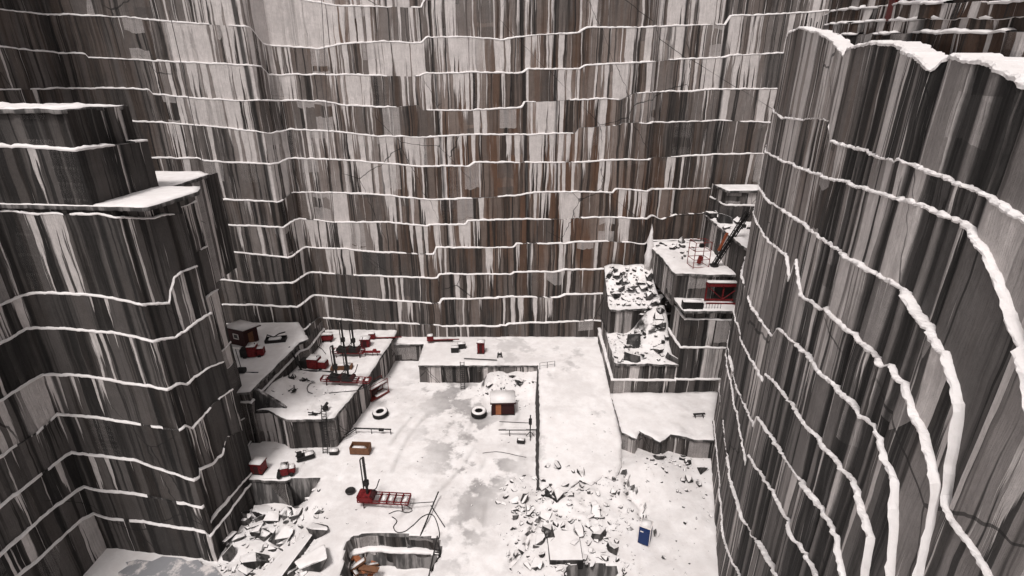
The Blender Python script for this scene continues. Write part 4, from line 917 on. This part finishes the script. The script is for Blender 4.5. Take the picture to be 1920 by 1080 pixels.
# red gantry, container and small fence on the narrow terrace
e = empty('gantry', at(1353, 566, T1Z+.15), R(-2), 'bright red gantry with a snowy beam on the narrow terrace', 'gantry')
MB().box((0, 0, 2.45), (4.6, .5, .5)).build('beam', M_RED, e); snowcap(e, (0, 0, 2.82), (4.5, .7, .26))
MB().box((0, 0, .3), (4.6, .2, .2)).build('base_beam', M_RED, e); MB().box((0, -.9, .15), (4.6, .15, .2)).build('base_beam', M_RED, e)
for s_ in (-2.2, 0, 2.2): MB().box((s_, 0, 1.3), (.16, .16, 2.2)).build('post', M_RED, e)
for s_ in (-1, 1): MB().tube([(0, -.1, .4), (s_*2.2, -.1, 2.3)], .06).build('brace', M_RED, e)
MB().box((.6, .6, 1.2), (2.8, .4, 1.8)).build('machine_housing', M_BLACK, e)
e = empty('container', at(1297, 578, T1Z+.1), R(-3), 'long black steel container at the left end of the narrow terrace', 'container')
MB().box((0, 0, .5), (2.5, 1.0, .95), bev=.03).build('body', M_BLACK, e); snowcap(e, (0, 0, 1.05), (2.45, .95, .18))
rb_ = MB()
for k in range(9): rb_.box((-1.15+k*.29, -.51, .5), (.05, .05, .85))
rb_.build('ribs', M_BLACK, e)
a = at(1313, 579, T1Z+.1); e = empty('guard_rail', a, R(-2), 'small black picket rail right of the black container', 'guard rail')
for k in range(8): MB().tube([(k*.36, 0, 0), (k*.36, 0, .7)], .03).build('post', M_BLACK, e)
MB().tube([(0, 0, .7), (2.52, 0, .7)], .035).build('rail', M_BLACK, e)
# cables down the walls
def cable(pts, r, label): tag(MB().tube(pts, r, 6).build('hanging_cable', M_STEEL if r < .05 else M_BLACK), label, 'cable')
def onY(px_, py_, Y): rr = ray(px_, py_); k = Y/rr[1]; return Vector((rr[0]*k, Y, CAMZ+rr[2]*k))
cable([onY(317, 20, 70.6), onY(340, 120, 70.3), onY(378, 300, 69.8)], .045, 'thin pale cable hanging down the left part of the back wall')
cable([onY(603, 0, 74.4), onY(620, 330, 72.8), onY(645, 655, 70)], .04, 'thin cable running down the back wall to the rear drill rig')
cable([onY(549, 440, 71.5), onY(565, 540, 71), onY(592, 672, 66)], .035, 'thin cable slanting down to the red compressor below the wall corner')
cable([onY(1133, 556, 74.6), onY(1112, 601, 74.9)], .05, 'short dark cable slanting down beside the end of the back wall')

# (right wall gear)
def on_wall(px_, py_, off=.35):
    rr = ray(px_, py_); best = None
    for (a, b) in zip(rp, rp[1:]):
        A = Vector((a[0]-off, a[1]-off*.3)); D = Vector((b[0]-a[0], b[1]-a[1])); den = rr[0]*D.y-rr[1]*D.x
        if abs(den) < 1e-9: continue
        t = (A.x*D.y-A.y*D.x)/den; f = (A.x*rr[1]-A.y*rr[0])/den
        if t > 0 and 0 <= f <= 1 and (best is None or t < best): best = t
    return Vector((rr[0]*best, rr[1]*best, CAMZ+rr[2]*best))

# more broken rock where the ramp ends and on the terrace step
boulders([(1010, 880), (1060, 860), (1150, 880), (1160, 930), (1020, 940)], (lambda x, y: max(fh(x, y), p2z(x, y)+.1 if 3.3 < x < 12.6 and y > 44.2 else -9), 1.0), 22, (.3, 1.2), 'one of the stones spilling over the front end of the ramp', 'stones at the end of the ramp', 31)
boulders([(18.6, 69.4), (18.9, 66.0), (21.4, 65.5), (21.3, 70.5)], (lambda x, y: r1(x, y)+.3, 8), 18, (.7, 2.2), 'one of the big blocks sliding down between the two rubble terraces', 'blocks between the rubble terraces', 32)
boulders([(1190, 880), (1320, 860), (1335, 1000), (1340, 1075), (1240, 1080)], (fh, 0), 14, (.15, .55), 'one of the small stones on the bare snow round the portable toilet', 'stones round the portable toilet', 33)
# gear along the crest of the right wall
def upY(px_, py_, Y): return onY(px_, py_, Y)
rg = random.Random(9)
e = empty('picket_rail', upY(1500, 58, 57), 0, 'row of thin dark stakes standing in the snow at the left end of the crest', 'stakes')
b0 = upY(1500, 58, 57)
for k in range(13):
    q = upY(1500+k*9.5, 58-k*.9, 57)-b0; MB().tube([q-Vector((0, 0, .3)), q+Vector((rg.uniform(-.1, .1), 0, rg.uniform(.6, 1.5)))], .045).build('stake', M_BLACK, e)
p = upY(1722, 34, 35.5); e = empty('rusty_shack', p, R(-20), 'rusty red-brown sheet-metal shack with snow on its roof above the crest', 'shack')
MB().box((0, 0, .55), (3.2, 1.5, 1.3)).build('wall', M_RSTEEL, e); MB().box((0, 0, 1.25), (3.5, 1.8, .1), (R(6), 0, 0)).build('roof', M_RSTEEL, e); snowcap(e, (0, 0, 1.38), (3.3, 1.7, .16), (R(6), 0, 0))
MB().box((-.6, -.77, .5), (.6, .04, 1.0)).build('door', M_BLACK, e)
p = upY(1835, 28, 26.5); e = empty('white_sheet', p, R(-30), 'white sheeted panel on a dark frame at the far upper right', 'panel')
MB().box((0, 0, .2), (2.2, .9, .06), (R(38), R(-8), 0)).build('sheet', M_WHITE, e)
for s_ in (-.8, .1, .9): MB().tube([(s_, .3, -.9), (s_, .3, 1.0)], .035).build('post', M_BLACK, e)

# the ramp's battered left side
rb0 = [o for o in COL.objects if o.type == 'EMPTY' and o.get('label', '').startswith('rear snowy rock platform')][0]
V = []; Fc = []
for k in range(90):
    y = 44.4+(66.6-44.4)*k/89; x = interp([(44.2, 3.1), (47, 3.2), (56, 3.7), (66.8, 4.0)], y); j = .09*noise.noise(Vector((y*1.4, 0, 2)))
    V += [(x-.62+j, y, -.3), (x-.36+j, y, p2z(x, y)*.55), (x-.10+j*.6, y, p2z(x, y)-.02), (x+.4, y, p2z(x, y)-.02)]
    if k: b0 = 4*k; Fc += [(b0-4+i, b0+i, b0+i+1, b0-3+i) for i in range(3)]
me = bpy.data.meshes.new('rock_face'); me.from_pydata(V, [], Fc); bm = bmesh.new(); bm.from_mesh(me); bmesh.ops.recalc_face_normals(bm, faces=bm.faces)
if sum(f.normal.x for f in bm.faces) > 0: bmesh.ops.reverse_faces(bm, faces=bm.faces)
bm.to_mesh(me); bm.free(); link('rock_face', me, M_DARKROCK, rb0)

# hoses, scraps and tools lying on the benches
def lying(pts, z, r, label, name='air_hose', cat='hose', zf=None):
    P_ = [at(x, y, z) for x, y in pts]; P_ = [P_[0]]+P_+[P_[-1]]; out = []
    for i in range(1, len(P_)-2):
        for j in range(6):
            t = j/6; a, b, c, d = P_[i-1:i+3]; q = .5*((2*b)+(c-a)*t+(2*a-5*b+4*c-d)*t*t+(3*b-a-3*c+d)*t*t*t)
            q.z = (zf(q.x, q.y) if zf else z)+.3; out.append(q)
    tag(MB().tube(out, r, 6).build(name, M_BLACK, smooth=True), label, cat)
lying([(592, 722), (583, 724), (577, 732), (579, 740), (588, 742)], P1Z, .05, 'black hose curled like a C on the snow before the twin-mast rig', zf=p1z)
lying([(700, 716), (690, 728), (668, 736), (640, 738), (618, 740)], P1Z, .045, 'thin black hose trailing from the twin-mast rig toward the ladder', zf=p1z)
lying([(600, 640), (596, 650), (606, 660), (612, 668)], P1Z, .05, 'black hose running down from the red tank', zf=p1z)
lying([(718, 645), (726, 642), (733, 655), (745, 672), (757, 678), (775, 676)], P2Z-.6, .04, 'thin cable looping across the dark recess between the two platforms')
for k, (x, y, l_) in enumerate([(548, 722, 'black scrap iron left of the C-shaped hose'), (570, 718, 'small tangle of dark iron above the C-shaped hose'), (553, 741, 'dark wheel-like scrap near the middle of the ladder platform'), (508, 764, 'tangle of thin dark iron at the left end of the ladder platform'), (590, 777, 'dark grating lying flat left of the ladder head')]):
    q = at(x, y, P1Z+.3); q.z = p1z(q.x, q.y)+.25; rg = random.Random(k); e = empty('scrap_iron', q, k*.7, l_, 'scrap iron')
    for j in range(5): MB().tube([(rg.uniform(-.8, .8), rg.uniform(-.5, .5), rg.uniform(0, .1)), (rg.uniform(-.8, .8), rg.uniform(-.5, .5), rg.uniform(.1, .5))], .07).build('bar', M_BLACK, e)
    MB().box((0, 0, .12), (.6, .35, .2), bev=.04).build('block', M_BLACK, e)

boulders([(1185, 850), (1240, 835), (1318, 850), (1322, 900), (1260, 905), (1195, 890)], (fh, 1.0), 16, (.4, 1.6), 'one of the snowed-over stones below the broken edge of the slab by the right wall', 'stones below the broken slab edge', 41)
debris('rock_debris', wp((1150, 840), (1325, 850), (1335, 960), (1200, 930)), fh, 110, (.08, .5), 42)
debris('rock_debris', [(-32, 53.8), (-22.4, 52.9), (-20.6, 60), (-30, 63)], lambda x, y: p1z(x, y)+.2, 70, (.08, .45), 43)
